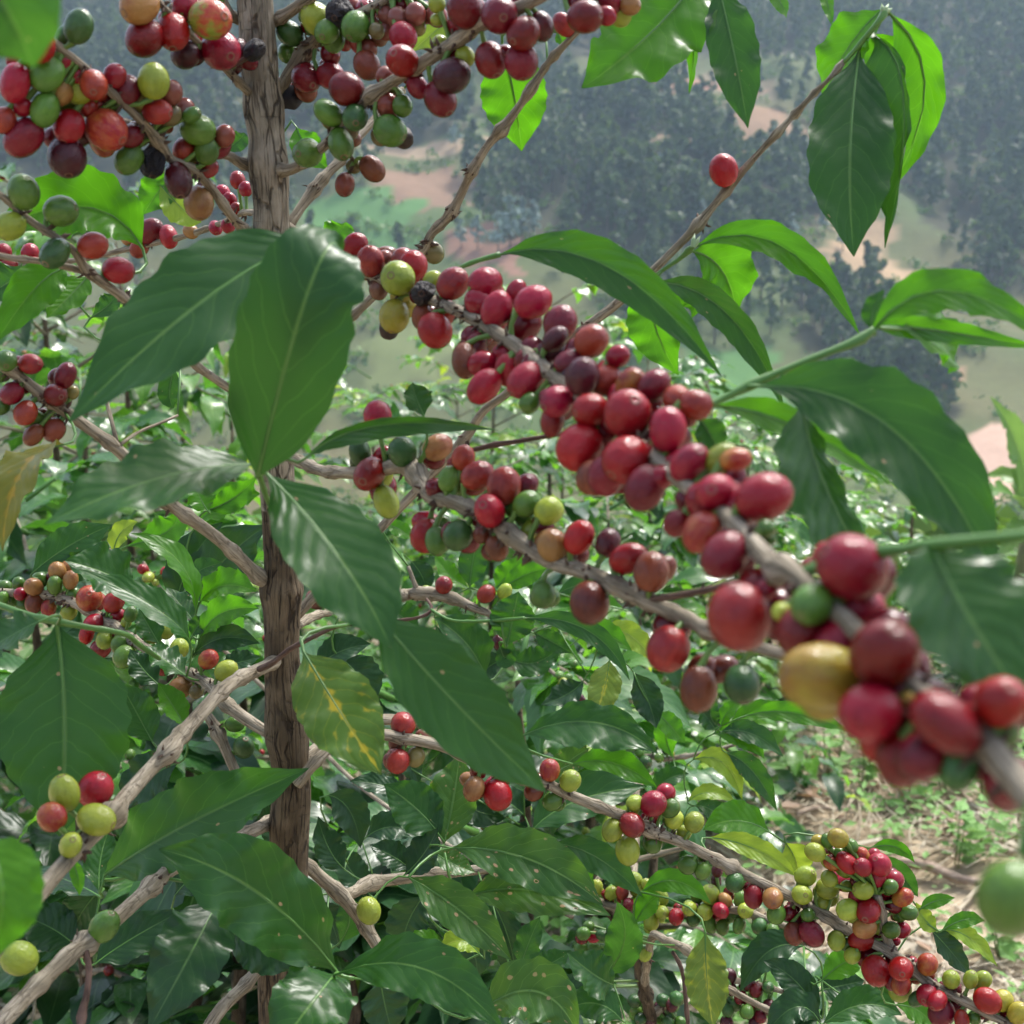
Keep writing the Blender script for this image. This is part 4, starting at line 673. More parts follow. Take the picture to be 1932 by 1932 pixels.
# ---------------------------------------------------------------- leaves: base x y, mid x y, tip x y, width px, depths, kind, roll deg
LV = '''
A 592 453 385 566 130 797 190 .47 .45 .43 N -5
B 487 897 588 532 644 476 220 .455 .425 .455 C -4
C 478 876 300 902 84 990 120 .46 .43 .41 N 10
D 503 893 640 1050 738 1224 178 .455 .43 .42 N -4
E 702 1150 858 1325 1030 1494 164 .44 .44 .45 N 6
H 575 866 720 802 942 812 40 .47 .49 .53 N 50
H2 800 786 785 750 778 722 56 .53 .53 .53 N 10
CORNER -150 -190 -10 -20 62 128 240 .26 .26 .27 N 25
G 108 1178 122 1370 112 1578 240 .565 .56 .555 N 0
G2 75 1172 20 1200 -50 1240 60 .53 .53 .53 N 30
LG -30 1582 5 1680 -20 1812 150 .36 .35 .35 L 0
Y1 120 838 40 890 5 1040 70 .56 .53 .52 O 30
Y2 572 1228 640 1340 720 1462 150 .57 .55 .53 Y 5
T1 1330 -60 1230 60 1098 166 190 .60 .59 .58 L -10
T2 1352 -40 1385 100 1411 242 96 .59 .58 .57 N 10
T3 1285 -20 1308 70 1300 178 28 .60 .60 .60 L 40
T4 1310 -20 1330 20 1330 50 34 .63 .63 .62 L 20
T5 1440 -30 1470 0 1484 34 30 .63 .62 .61 L 20
T6 1545 -40 1560 0 1570 50 24 .63 .62 .61 L 20
T7 948 90 970 180 984 285 128 .68 .69 .70 L 0
T8 870 20 820 60 776 98 62 .72 .72 .72 M 0
T9 1050 60 1058 75 1060 88 22 .65 .65 .65 L 0
R1 1621 95 1604 290 1611 484 162 .60 .58 .57 N -4
R2 1648 66 1706 190 1670 468 88 .60 .59 .585 N 35
R3 1680 26 1745 170 1676 365 128 .61 .63 .64 L -12
R4 1664 18 1600 90 1552 182 86 .60 .61 .62 L 25
R5 1640 60 1668 120 1674 168 84 .62 .63 .64 L 0
L7 1310 466 1470 462 1622 632 66 .62 .60 .58 L 10
L8 1308 474 1362 510 1390 590 118 .63 .64 .65 L 0
L6 944 480 1150 505 1362 712 92 .56 .53 .50 N 35
L9 1240 545 1235 610 1280 708 104 .655 .66 .66 L 15
L9b 1236 540 1300 560 1305 600 46 .655 .66 .66 L 15
L5 1238 532 1370 590 1482 776 62 .63 .59 .56 N 45
L1 1640 632 1790 548 1990 650 82 .41 .41 .42 L 10
L1b 1650 618 1760 622 1980 660 46 .42 .44 .46 L 40
L1c 1700 620 1770 640 1802 702 80 .43 .45 .46 L 0
L1d 1646 622 1648 585 1668 545 42 .42 .42 .42 N 0
L2 1431 728 1690 815 1892 1130 178 .405 .385 .37 N 8
L3 1512 760 1560 920 1672 1130 112 .405 .40 .395 N -30
L4 1345 766 1500 805 1680 915 62 .41 .43 .45 L 20
L4b 1320 790 1340 820 1360 860 60 .43 .43 .43 N 10
F1 1758 1026 1815 1140 1945 1345 215 .262 .256 .25 N -10
F2 1690 1050 1685 1090 1640 1180 60 .30 .31 .32 N 30
W1 197 1651 352 1556 582 1450 148 .66 .64 .63 N 5
W2 638 1836 488 1685 300 1602 172 .64 .60 .58 N -6
W3 412 1696 362 1795 280 1945 142 .63 .60 .58 D 0
W4 425 1745 500 1780 566 1830 112 .70 .70 .70 D 15
W5 632 1838 590 1890 500 2010 150 .63 .60 .58 N 0
W6 180 1818 250 1770 348 1716 78 .68 .69 .70 D 10
W7 140 1782 95 1750 25 1722 90 .70 .70 .70 D 0
W8 186 1690 130 1662 60 1640 80 .68 .70 .72 D 20
W9 187 1682 190 1620 208 1560 66 .66 .67 .68 N 10
W10 132 1618 146 1650 150 1690 26 .55 .55 .55 L 10
W11 190 1680 150 1730 125 1800 80 .70 .71 .71 D 0
W12 560 1600 520 1560 505 1500 70 .76 .76 .76 D 0
W13 330 1690 370 1650 420 1630 70 .75 .75 .75 D 0
X1 288 1400 258 1345 225 1285 78 .75 .75 .75 N 0
X2 350 1372 325 1330 298 1288 48 .74 .74 .74 L 20
X3 335 1440 280 1470 230 1530 90 .74 .74 .74 D 0
V1 252 1112 195 1080 122 1058 92 .80 .79 .78 N 10
V2 357 1207 290 1145 150 1074 56 .74 .73 .73 N 25
V3 370 1157 340 1062 247 1006 40 .80 .79 .78 L 25
V4 377 1137 420 1105 484 1116 60 .80 .79 .78 L 0
V5 376 1204 420 1156 489 1148 54 .77 .76 .75 L 10
V6 366 1172 340 1140 314 1108 46 .80 .81 .82 N 10
V7 362 1200 375 1180 392 1168 36 .77 .77 .77 N 0
V8 365 1236 420 1204 490 1214 54 .78 .77 .77 D 10
V9 330 1150 360 1060 420 985 84 .95 .95 .95 D 0
V9b 365 1140 420 1060 505 990 100 .94 .93 .92 D 0
V10 214 1044 228 1005 260 984 36 .82 .82 .82 M 0
V11 60 1082 130 1030 212 990 74 .85 .86 .87 N 20
V11b 92 1088 150 1070 215 1060 60 .86 .86 .86 N 20
V12 393 965 378 940 368 912 54 .82 .82 .82 L 10
V13 393 962 440 940 482 902 50 .83 .83 .83 L 20
V14 372 988 430 945 492 932 60 .84 .84 .84 L -10
V15 300 1292 270 1262 245 1225 54 .76 .76 .76 D 0
V16 352 1276 310 1245 272 1220 52 .745 .745 .745 N 20
V17 300 1215 280 1180 262 1148 52 .78 .78 .78 N 0
V18 200 1115 170 1060 120 1020 60 .95 .95 .95 N 0
V19 250 1240 180 1210 110 1200 60 .90 .90 .90 D 0
V20 420 1260 450 1250 492 1240 44 .82 .82 .82 D 0
V21 240 1030 320 1000 330 960 60 1.0 1.0 1.0 L 0
V22 355 1100 380 1075 420 1062 40 .84 .84 .84 N 0
P1 270 470 160 390 -20 440 130 .66 .64 .62 L -10
P2 130 505 70 540 -10 650 86 .60 .59 .58 L -5
P3 168 520 130 560 88 600 62 .62 .61 .60 L 10
P4 300 1000 310 390 300 400 20 .8 .8 .8 L 0
P5 330 330 300 360 270 405 70 .80 .80 .80 L 0
P6 300 345 345 395 380 420 70 .80 .80 .80 M 0
P7 560 240 580 280 620 320 60 .75 .75 .75 L 0
P8 40 500 20 530 -40 560 70 .75 .75 .75 N 0
P9 170 600 210 570 215 545 40 .72 .72 .72 N 0
P10 330 690 320 740 328 770 44 .70 .70 .70 N 10
P11 600 480 640 440 650 420 60 .90 .90 .90 L 0
P12 420 285 450 265 460 250 40 .9 .9 .9 N 20
U1 916 1278 878 1212 818 1165 80 .98 .97 .96 N 0
U2a 886 1108 892 1060 902 1012 56 1.02 1.02 1.02 N 0
U2b 935 1110 958 1085 986 1048 48 1.02 1.02 1.02 L 0
U2c 945 1112 990 1085 1034 1072 44 1.01 1.01 1.01 L 10
U2d 884 1110 848 1085 820 1045 36 1.02 1.02 1.02 L 20
U3 957 1217 968 1165 978 1116 88 .95 .95 .95 N 0
U3b 942 1216 955 1240 960 1190 40 .96 .96 .96 N 0
U4 990 1166 1110 1190 1188 1284 44 .94 .93 .92 N 20
U5 1062 1178 1130 1190 1192 1228 52 .97 .97 .97 L 10
U6 1135 1186 1190 1200 1232 1248 48 1.0 1.0 1.0 M 0
U7 1150 1245 1140 1300 1120 1357 64 .95 .94 .93 V 0
U8 1008 1194 1040 1210 1078 1232 42 .98 .98 .98 N 10
U9 822 1180 850 1235 892 1285 56 1.05 1.05 1.05 D 0
U10 775 1058 795 1085 806 1118 48 1.05 1.05 1.05 D 0
U11 728 988 755 1000 782 1018 32 1.0 1.0 1.0 L 0
U12 960 1240 1010 1250 1060 1215 60 1.0 1.0 1.0 N 0
U13 960 1245 920 1260 900 1300 50 1.02 1.02 1.02 D 0
U14 790 1190 760 1165 742 1150 60 1.05 1.05 1.05 N 0
U15 1100 1285 1070 1310 1020 1330 50 1.05 1.05 1.05 D 0
U16 1050 1120 1110 1100 1160 1105 44 1.1 1.1 1.1 N 10
U17 1180 1150 1120 1140 1070 1150 40 1.15 1.15 1.15 L 0
U18 640 1240 680 1280 700 1330 80 .85 .85 .85 D 0
U19 600 1260 640 1230 700 1215 60 .85 .85 .85 D 0
Q1 985 1388 1120 1362 1241 1421 92 .93 .91 .89 N 5
Q3 1195 1268 1222 1320 1238 1374 58 .98 .98 .97 D 0
Q4 1238 1342 1265 1370 1292 1402 42 .98 .98 .98 L 0
Q5 1080 1442 1160 1440 1240 1487 56 .96 .95 .94 L 10
Q6 1004 1566 1090 1510 1218 1484 88 .86 .87 .88 N -5
Q7 1040 1478 1070 1440 1112 1412 54 .98 .98 .98 S 0
Q8 838 1590 856 1505 867 1424 98 .84 .85 .86 S 0
Q9 832 1580 785 1525 724 1480 92 .84 .84 .84 N 0
Q10 770 1502 715 1480 660 1474 40 .88 .88 .88 D 10
Q11 852 1600 1000 1622 1138 1708 110 .80 .78 .77 S 4
Q12 882 1690 1010 1680 1152 1728 98 .79 .78 .77 S 2
Q13 771 1655 870 1720 966 1813 84 .77 .75 .74 S 6
Q14 775 1640 740 1615 697 1594 54 .84 .84 .84 D 0
Q15 764 1650 800 1610 826 1562 64 .83 .83 .83 D 0
Q16 820 1608 855 1630 897 1646 46 .83 .83 .83 S 0
Q17 640 1836 800 1828 952 1948 112 .62 .60 .58 N 12
Q18 900 1915 1010 1870 1092 1955 116 .72 .70 .69 S 8
Q19 668 1846 740 1855 806 1872 24 .64 .64 .64 N 20
Q20 718 1850 725 1890 742 1960 92 .68 .68 .68 D 0
Q21 905 1800 870 1775 828 1792 44 .80 .80 .80 M 10
Q21b 830 1800 800 1780 770 1790 50 .82 .82 .82 L 10
Q22 800 1690 770 1740 760 1790 84 .95 .95 .95 D 0
Q23 928 1700 962 1780 976 1882 62 .92 .92 .92 D 0
Q24 981 1826 998 1778 1019 1730 52 .90 .90 .90 N 0
Q25 996 1836 1035 1820 1078 1793 50 .86 .86 .86 N 0
Q26 1158 1858 1120 1838 1068 1795 84 .85 .84 .84 N 0
Q27 1174 1926 1125 1893 1066 1906 66 .84 .84 .84 N 0
Q28 1139 1842 1178 1775 1164 1700 72 .88 .87 .86 N 0
Q29 1197 1744 1222 1705 1246 1688 46 .90 .90 .90 L 0
Q30 1210 1683 1275 1662 1342 1706 46 .90 .90 .90 L 10
Q31 1045 1590 1130 1620 1212 1692 62 .86 .86 .86 N 10
Q32 1060 1618 1090 1635 1122 1672 40 .90 .90 .90 L 0
Q33 690 1580 740 1560 790 1580 60 1.0 1.0 1.0 D 0
Q34 620 1500 660 1530 680 1600 70 .95 .95 .95 D 0
Q35 650 1640 620 1600 600 1540 60 .95 .95 .95 D 0
Q36 700 1690 660 1640 640 1600 60 1.0 1.0 1.0 D 0
Q37 850 1760 890 1790 900 1850 70 .98 .98 .98 D 0
Q38 640 1780 660 1730 640 1690 54 .80 .80 .80 N 0
Q39 860 1500 900 1530 960 1540 60 1.0 1.0 1.0 D 0
Q40 990 1540 950 1510 900 1500 60 1.0 1.0 1.0 D 0
Q41 1000 1490 1030 1530 1040 1580 60 1.0 1.0 1.0 D 0
Q42 740 1420 770 1440 790 1480 50 1.0 1.0 1.0 D 0
Q43 600 1700 625 1740 640 1790 60 .85 .85 .85 D 0
Q44 1040 1900 1080 1870 1150 1860 60 .95 .95 .95 D 0
Z1 1452 1570 1390 1548 1326 1566 74 .84 .83 .82 L -10
Z2 1335 1580 1425 1602 1506 1656 44 .80 .79 .78 M 0
Z3 1482 1590 1500 1620 1508 1655 64 .84 .84 .84 M 0
Z4 1640 1600 1690 1598 1726 1628 26 .84 .83 .82 L 10
Z5 1660 1612 1700 1650 1732 1692 42 .85 .85 .85 N 20
Z6 1735 1716 1765 1700 1802 1694 26 .82 .82 .82 L 20
Z7 1770 1756 1745 1735 1728 1702 34 .82 .82 .82 M 0
Z7b 1776 1756 1820 1735 1858 1738 30 .82 .82 .82 L 10
Z7c 1758 1756 1790 1790 1832 1842 44 .83 .83 .83 D 0
Z7d 1780 1754 1830 1770 1882 1824 34 .83 .83 .83 M 0
Z8 1516 1786 1450 1795 1396 1872 66 .86 .86 .86 D 0
Z9 1546 1916 1500 1850 1440 1812 60 .82 .83 .84 D 0
Z9b 1550 1850 1595 1815 1642 1802 54 .82 .82 .82 L 10
Z9c 1553 1932 1630 1895 1702 1916 62 .80 .80 .80 N 0
Z9d 1550 1868 1585 1860 1630 1850 84 .88 .88 .88 D 0
Z9e 1548 1930 1500 1900 1440 1960 60 .80 .80 .80 D 0
Z10 1331 1760 1334 1850 1346 1940 84 .84 .83 .82 V 0
Z11 1655 1872 1672 1850 1692 1828 66 .84 .84 .84 N 0
Z11b 1690 1896 1730 1905 1760 1935 50 .78 .78 .78 L 0
Z12 1350 1378 1335 1355 1318 1332 42 1.0 1.0 1.0 N 0
Z12b 1370 1375 1430 1340 1480 1345 36 1.02 1.02 1.02 L 0
Z12c 1408 1350 1500 1345 1606 1382 42 1.0 1.0 1.0 L 15
Z12d 1345 1385 1400 1390 1442 1432 44 1.0 1.0 1.0 L 0
Z12e 1360 1380 1420 1385 1478 1428 44 1.0 1.0 1.0 N 0
Z12f 1308 1433 1365 1440 1400 1510 44 1.0 1.0 1.0 M 0
Z12g 1370 1420 1420 1455 1466 1530 46 1.0 1.0 1.0 N 0
Z12h 1298 1512 1340 1495 1388 1514 30 1.0 1.0 1.0 M 0
Z12i 1360 1370 1372 1345 1400 1318 30 1.0 1.0 1.0 L 0
Z12j 1310 1520 1345 1530 1370 1560 40 1.0 1.0 1.0 N 0
Z12k 1355 1372 1340 1345 1350 1310 36 1.0 1.0 1.0 N 0
Z13 1230 1500 1260 1470 1300 1460 40 1.1 1.1 1.1 N 0
Z14 1270 1430 1255 1380 1262 1340 44 1.2 1.2 1.2 L 0
Z15 1290 1560 1250 1520 1220 1500 50 1.0 1.0 1.0 L 0
Z16 1020 1250 1050 1225 1100 1250 44 1.2 1.2 1.2 L 0
'''
CUT = sorted((c[2] * (.62 if c[4] == 'b' else 1) for B in BR.values() if B['owner'] is M for c in B['cher']), reverse=True)[299]
for key, B in BR.items():                                  # fruit stalks go into the branch they grow on
    mb = B['mb']; px = B['px']; cs = []
    for X, Y, l, t, layer, ang in B['cher']:
        i = min(range(len(px)), key=lambda k: (px[k][0] - X) ** 2 + (px[k][1] - Y) ** 2 + (0 if k else 50))
        d = px[i][2]; rb = B['R'][i]; rc = l * .43 * d / F
        dist = math.hypot(px[i][0] - X, px[i][1] - Y) * d / F
        side = max(0, 1 - (dist / (rb + rc)) ** 2) ** .5
        off = (rb + rc) * max(side, .25); off = -off if layer == 'f' else (off if layer == 'b' else 0.0)
        cs.append([X, Y, l, t, d + off, i, layer, ang])
    for it in range(40):                                   # keep neighbouring berries from cutting into each other
        mv = False
        for a in range(len(cs)):
            for b_ in range(a + 1, len(cs)):
                p, q = cs[a], cs[b_]; ra = p[2] * .44 * p[4] / F; rb2 = q[2] * .44 * q[4] / F
                dx = math.hypot(p[0] - q[0], p[1] - q[1]) * (p[4] + q[4]) * .5 / F; need = (ra + rb2) * .95
                if dx < need:
                    dz = need * need - dx * dx; dz = dz ** .5; cur = q[4] - p[4]
                    if abs(cur) < dz:
                        g = (dz - abs(cur)) * .5 + 1e-5; s = 1 if (cur > 0 or (cur == 0 and (a % 2))) else -1
                        if p[6] != q[6]: 
                            o = 'fmb'; s = 1 if o.index(p[6]) < o.index(q[6]) else -1
                        p[4] -= g * s; q[4] += g * s; mv = True
        if not mv: break
    B['cs'] = cs
    for c in cs:
        X, Y, l, t, d, i, layer, ang = c; P = at(X, Y, d); q = B['P'][i]
        i2 = min(range(len(B['P'])), key=lambda k: (B['P'][k] - P).length); q = q.lerp(B['P'][i2], .6); rb = B['R'][i2]
        L = l * d / F
        ax = (P - q); dl = ax.length
        if dl < 1e-4: ax = -FWD
        ax = ax.normalized()
        ax = (ax * 1.0 + Vector((rng.gauss(0, .28), rng.gauss(0, .28), rng.gauss(0, .28) - .12))).normalized()
        if ang is not None: ax = (RT * math.cos(R(ang)) + UP * math.sin(R(ang)) - FWD * .25).normalized()
        if t == 'O' and ang is None and rng.random() < .3: ax = (ax + Vector((0, 0, -.5))).normalized()
        c[7] = ax
        e = P - ax * L * .49; s0 = B['P'][i2] + (P - B['P'][i2]).normalized() * rb * .7
        mb.tube([s0, s0.lerp(e, .5) + ax * -.001, e + ax * L * .03], [.0013, .0010, .0014], 6, 1 if t not in 'K' else 2, cap=False)
    if len(cs) > 4:
        for i2 in sorted(set(c[5] for c in cs)):
            if rng.random() < .5: husks(mb, B['P'][i2], B['R'][i2], (B['P'][min(i2 + 1, len(B['P']) - 1)] - B['P'][max(i2 - 1, 0)]).normalized(), 5, .0045)
    o = put_world(B['name'], mb.build(B['name'], B['mats']), B['owner'], B['P'][0].copy()); B['obj'] = o
    for k in range(0, len(B['P']), 3): SK.append((B['P'][k], B['R'][k], o))
    for n_, c in enumerate(cs):
        if B['owner'] is M and c[2] * (.62 if c[6] == 'b' else 1) < CUT: c[6] = 'x'; continue
        X, Y, l, t, d, i, layer, ax = c; L = l * d / F
        rot = ax.to_track_quat('Z', 'Y').to_matrix().to_4x4() @ Matrix.Rotation(rng.uniform(0, 6.28), 4, 'Z')
        foresh = abs(ax.dot((at(X, Y, d) - CAM).normalized()))
        L *= 1.03 + .10 * foresh
        put('cherry', CH[(t, rng.randrange(3))], o, Matrix.Translation(at(X, Y, d)) @ rot @ Matrix.Diagonal((L, L, L, 1)))
def fillers():
    def one(me, mw, V, Fc, mi, k):
        o = len(V); V += [tuple(mw @ v.co) for v in me.vertices]; Fc += [tuple(o + q for q in p.vertices) for p in me.polygons]; mi += [k] * len(me.polygons)
    mats = [CM[t] for t in CM]; ix = {t: i for i, t in enumerate(CM)}
    for owner in (M, low):
        V = []; Fc = []; mi = []; g = random.Random(3)
        for B in BR.values():
            for c in (B['cs'] if B['owner'] is owner else ()):
                if c[6] == 'x':
                    L = c[2] * c[4] / F * 1.1; one(CH[(c[3], 0)], Matrix.Translation(at(c[0], c[1], c[4])) @ c[7].to_track_quat('Z', 'Y').to_matrix().to_4x4() @ Matrix.Scale(L, 4), V, Fc, mi, ix[c[3]])
        for key in ('B1', 'B8l', 'B8', 'B7b', 'B11', 'B14', 'B3', 'B4', 'B12', 'L4', 'L1'):
            B = BR[key]
            if B['owner'] is not owner: continue
            for c in B['cs'] * (2 if key in ('B14', 'B12', 'L1', 'L4', 'B11') else 1):
                if g.random() > (.85 if key in ('B11', 'B14', 'L1', 'L4') else .6): continue
                X, Y, l, t, d, i, layer, ax = c; bp = B['px'][i]; k = g.uniform(.15, .6); l2 = l * g.uniform(.75, .95)
                x = X * (1 - k) + bp[0] * k + g.gauss(0, l * .22); y = Y * (1 - k) + bp[1] * k + g.gauss(0, l * .22); dd = max(d, bp[2]) + (B['R'][i] + l2 * .5 * d / F) * g.uniform(.8, 1.3)
                if key == 'B14' and abs(x - 1300) < 200 and y < 1150: continue
                me = CH[(t if t not in 'K' and g.random() < .8 else 'D', g.randrange(3))]; L = l2 * dd / F; mw = Matrix.Translation(at(x, y, dd)) @ Vector((g.gauss(0, 1), g.gauss(0, 1), g.gauss(0, 1))).to_track_quat('Z', 'Y').to_matrix().to_4x4() @ Matrix.Scale(L, 4)
                one(me, mw, V, Fc, mi, ix[t if me.materials[0] is CM[t] else 'D'])
        put_world('berries', mesh('berries', V, Fc, mats, True, None, mi), owner, owner.location.copy())['kind'] = 'stuff'
fillers()
BITE = {'R3': [(.50, 1, .22, .035)], 'L7': [(.80, 1, .5, .06), (.72, 1, .25, .03)], 'R2': [(.80, 1, .5, .05), (.93, 1, .6, .03)], 'B': [(.45, 1, .14, .05)], 'L1c': [(.9, 1, .3, .1)], 'T1': [(.75, 1, .25, .05)], 'P1': [(.5, -1, .2, .05), (.6, -1, .15, .04)], 'L3': [(.6, 1, .18, .04), (.75, 1, .2, .04)]}
UPN = {'A': .85, 'C': .75, 'L6': 1.2, 'F1': 1.2, 'L2': .5, 'D': .7, 'E': .8, 'G': .35, 'B': .3, 'W3': .3, 'H': .9, 'L1': .55}; PK = dict(dict.fromkeys('ABCDEGH', .0025), L2=.002, L1=.002); WAVE = {'A': .03, 'B': .022, 'C': .06, 'D': .03, 'E': .03, 'G': .02, 'F1': .03, 'L2': .05, 'R1': .04}
FOLD = {'A': .10, 'B': .08, 'C': .15, 'D': .10, 'E': .12, 'G': .10, 'R1': .12, 'F1': .12, 'L2': .25, 'L6': .35, 'W2': .12, 'Y2': .1}
ASYM = {'R2': .75, 'L3': .55, 'R3': .45, 'H': .3, 'Q1': .25}
rows = [r.split() for r in LV.strip().splitlines()]
NOSTEM = {'CORNER'}
skel = [(p, r, o) for p, r, o in SK]
SP = np.array([tuple(p) for p, r, o in skel])
todo = []
for r in rows:
    if r[0] == 'P4': continue
    k = r[0]; bx, by, mx, my, tx, ty, wd, d0, d1, d2 = map(float, r[1:11]); todo.append((k, at(bx, by, d0), at(mx, my, d1), at(tx, ty, d2), wd * d1 / F, r[11], float(r[12])))
nlv = 0
while todo:
    B3 = np.array([tuple(q[1]) for q in todo]); D2 = ((B3[:, None, :] - SP[None]) ** 2).sum(2); ix = D2.argmin(1); dm = D2[np.arange(len(todo)), ix]
    j = int(dm.argmin()); k, b_, m_, t_, wd, kind, roll = todo.pop(j); sp, sr, so = skel[ix[j]]; dist = dm[j] ** .5
    tc = (CAM - m_).normalized(); ax = (t_ - b_).normalized()
    nf = (tc * .82 + Vector((0, 0, UPN.get(k, .5)))); nf = (nf - ax * nf.dot(ax)).normalized(); vf = (tc - ax * tc.dot(ax)).normalized()
    nf = Quaternion(ax, R(roll + rng.uniform(-8, 8))) @ nf
    wd /= max(.55, abs(nf.dot(vf)))
    me = leaf_mesh('leaf', b_, m_, t_, nf, wd, LM[kind], hash(k) % 1000 if False else sum(map(ord, k)) * 7 + len(k), FOLD.get(k, rng.uniform(.14, .34)), WAVE.get(k, rng.uniform(.045, .085)), petiole=(sp if dist < .13 and k not in NOSTEM else None), pw=.66 if k == 'B' else 1.0, bites=BITE.get(k, ()), asym=ASYM.get(k, 0), puck=PK.get(k, .0045 if k[0] in 'RLTF' else rng.uniform(.005, .009)), nl=34 if wd > .03 else 24)
    owner = so
    o = put_world('leaf', me, owner, b_); nlv += 1
    if dist < .13:
        n = 6; new = [sp.lerp(b_, s / n) for s in range(1, n + 1)]
        skel += [(p, .001, so) for p in new]; SP = np.concatenate([SP, np.array([tuple(p) for p in new])])
b0 = BR['B10g']['obj']
for cx, cy, dd, sp_, ow in ((1668, 26, .59, ((-6, -12), (4, -16), (10, -10)), 'B10g'), (1308, 466, .615, ((-2, -20), (14, -12)), 'B10h')):
    mb = MB(); p0 = at(cx, cy, dd)
    for dx, dy in sp_: mb.spike(p0 + (at(cx + dx, cy + dy, dd - .002) - p0) * .02, at(cx + dx * 1.3, cy - 4 + dy, dd - .002) - p0, .0017, 0)
    put_world('bud', mb.build('bud', [BUDM]), BR[ow]['obj'], p0)
print('leaves', nlv, 'cherries', sum(len(B['cher']) for B in BR.values()), 'main', sum(len(B['cher']) for B in BR.values() if B['owner'] is M))

# ---------------------------------------------------------------- coffee bushes further down the slope
def small_leaf(k, mat, L=1.0):
    r = random.Random(k); w = r.uniform(.36, .46)
    return leaf_mesh('leaf', Vector((0, 0, 0)), Vector((0, .5, r.uniform(.02, .12))), Vector((0, 1, r.uniform(-.28, .02))), Vector((0, 0, 1)), w, mat, k, r.uniform(.1, .4), r.uniform(.04, .09), nl=12, nw=2)
SL = {t: [small_leaf(k, LM[{'N': 'n', 'L': 'l'}.get(t, t)]) for k in range(6)] for t in 'NLDMY'}
def bush(px, dist, top, half, label, mix='NNLLD', n=150, name='coffee_plant', group=None, lsize=.135, cat='coffee plant', berries=0, seed=0):
    g = random.Random(int(px * 7 + dist * 100) + seed); dep = dist / (math.cos(PITCH) - (top - 966) / F * math.sin(PITCH))
    tp = at(px, top, dep); z0 = gz(tp.x, tp.y); H = max(tp.z - z0 - .04, .25); root = empty(name, (tp.x, tp.y, z0)); tag(root, label, cat, group)
    base = Vector((tp.x, tp.y, z0)); mb = MB(); T = [base + Vector((g.gauss(0, .01), g.gauss(0, .01), H * s - .02)) for s in (0, .25, .5, .75, .93)]
    mb.tube(T, [.016, .014, .011, .008, .003], 7, 0, .1, 200); put_world('trunk', mb.build('trunk', [OLDBARK]), root, base)
    nb = max(8, int(n / 13)); left = n
    for i in range(nb):
        s = .12 + .86 * (i + g.random()) / nb; p0 = base + Vector((0, 0, H * s)); a = i * 2.39996 + g.uniform(-.3, .3)
        ln = half * (1.0 - .55 * max(0, s - .35) / .65) * g.uniform(.75, 1.15); up = .30 + .5 * s
        d = Vector((math.cos(a), math.sin(a), 0)); P = [p0 + d * ln * t + Vector((0, 0, ln * (up * t - (.55 + .25 * (1 - s)) * t * t))) for t in (0, .25, .5, .75, 1)]
        if max(p.y for p in P) > 0 and min(p.y for p in P) < 1.05: continue
        bm_ = MB(); bm_.tube(P, [.0048, .0042, .0034, .0026, .0014], 6, 0)
        bo = put_world('branch', bm_.build('branch', [BARK if g.random() < .6 else SHOOT]), root, p0)
        m = max(4, int(left / (nb - i))); left -= m
        for q in range(m):
            t = .22 + .80 * ((q // 2) + g.uniform(0, .5)) / max(1, m / 2); t = min(t, 1.0)
            pos = p0 + d * ln * t + Vector((0, 0, ln * (up * t - (.55 + .25 * (1 - s)) * t * t)))
            sgn = 1 if q % 2 else -1; yaw = a + sgn * g.uniform(.5, 1.35) * (1 if t < .97 else .3)
            dr = Vector((math.cos(yaw), math.sin(yaw), g.uniform(-.55, .25))).normalized(); nz = Vector((g.gauss(0, .28), g.gauss(0, .28), 1)); x = dr.cross(nz).normalized(); nz = x.cross(dr)
            sz = lsize * g.uniform(.7, 1.2) * (1.0 if t < .9 else .7)
            mw = Matrix(((x.x * sz, dr.x * sz, nz.x * sz, pos.x), (x.y * sz, dr.y * sz, nz.y * sz, pos.y), (x.z * sz, dr.z * sz, nz.z * sz, pos.z), (0, 0, 0, 1)))
            kd = g.choice(mix) if t < .9 else g.choice('LLM' + mix)
            put('leaf', g.choice(SL[kd]), bo, mw)
        for q in range(berries if g.random() < .6 else 0):
            t = g.uniform(.2, .8); pos = p0 + d * ln * t + Vector((g.gauss(0, .008), g.gauss(0, .008), ln * (up * t - (.55 + .25 * (1 - s)) * t * t) + g.choice((-.008, .009))))
            put('cherry', CH[(g.choice('GGLORRT'), 0)], bo, Matrix.Translation(pos) @ Matrix.Rotation(g.uniform(0, 6), 4, 'X') @ Matrix.Diagonal((.014, .014, .014, 1)))
    return root
FAR = 'leafy coffee bush in the soft focus rows between the big plant and the valley'; FG = 'blurred coffee bushes on the slope'
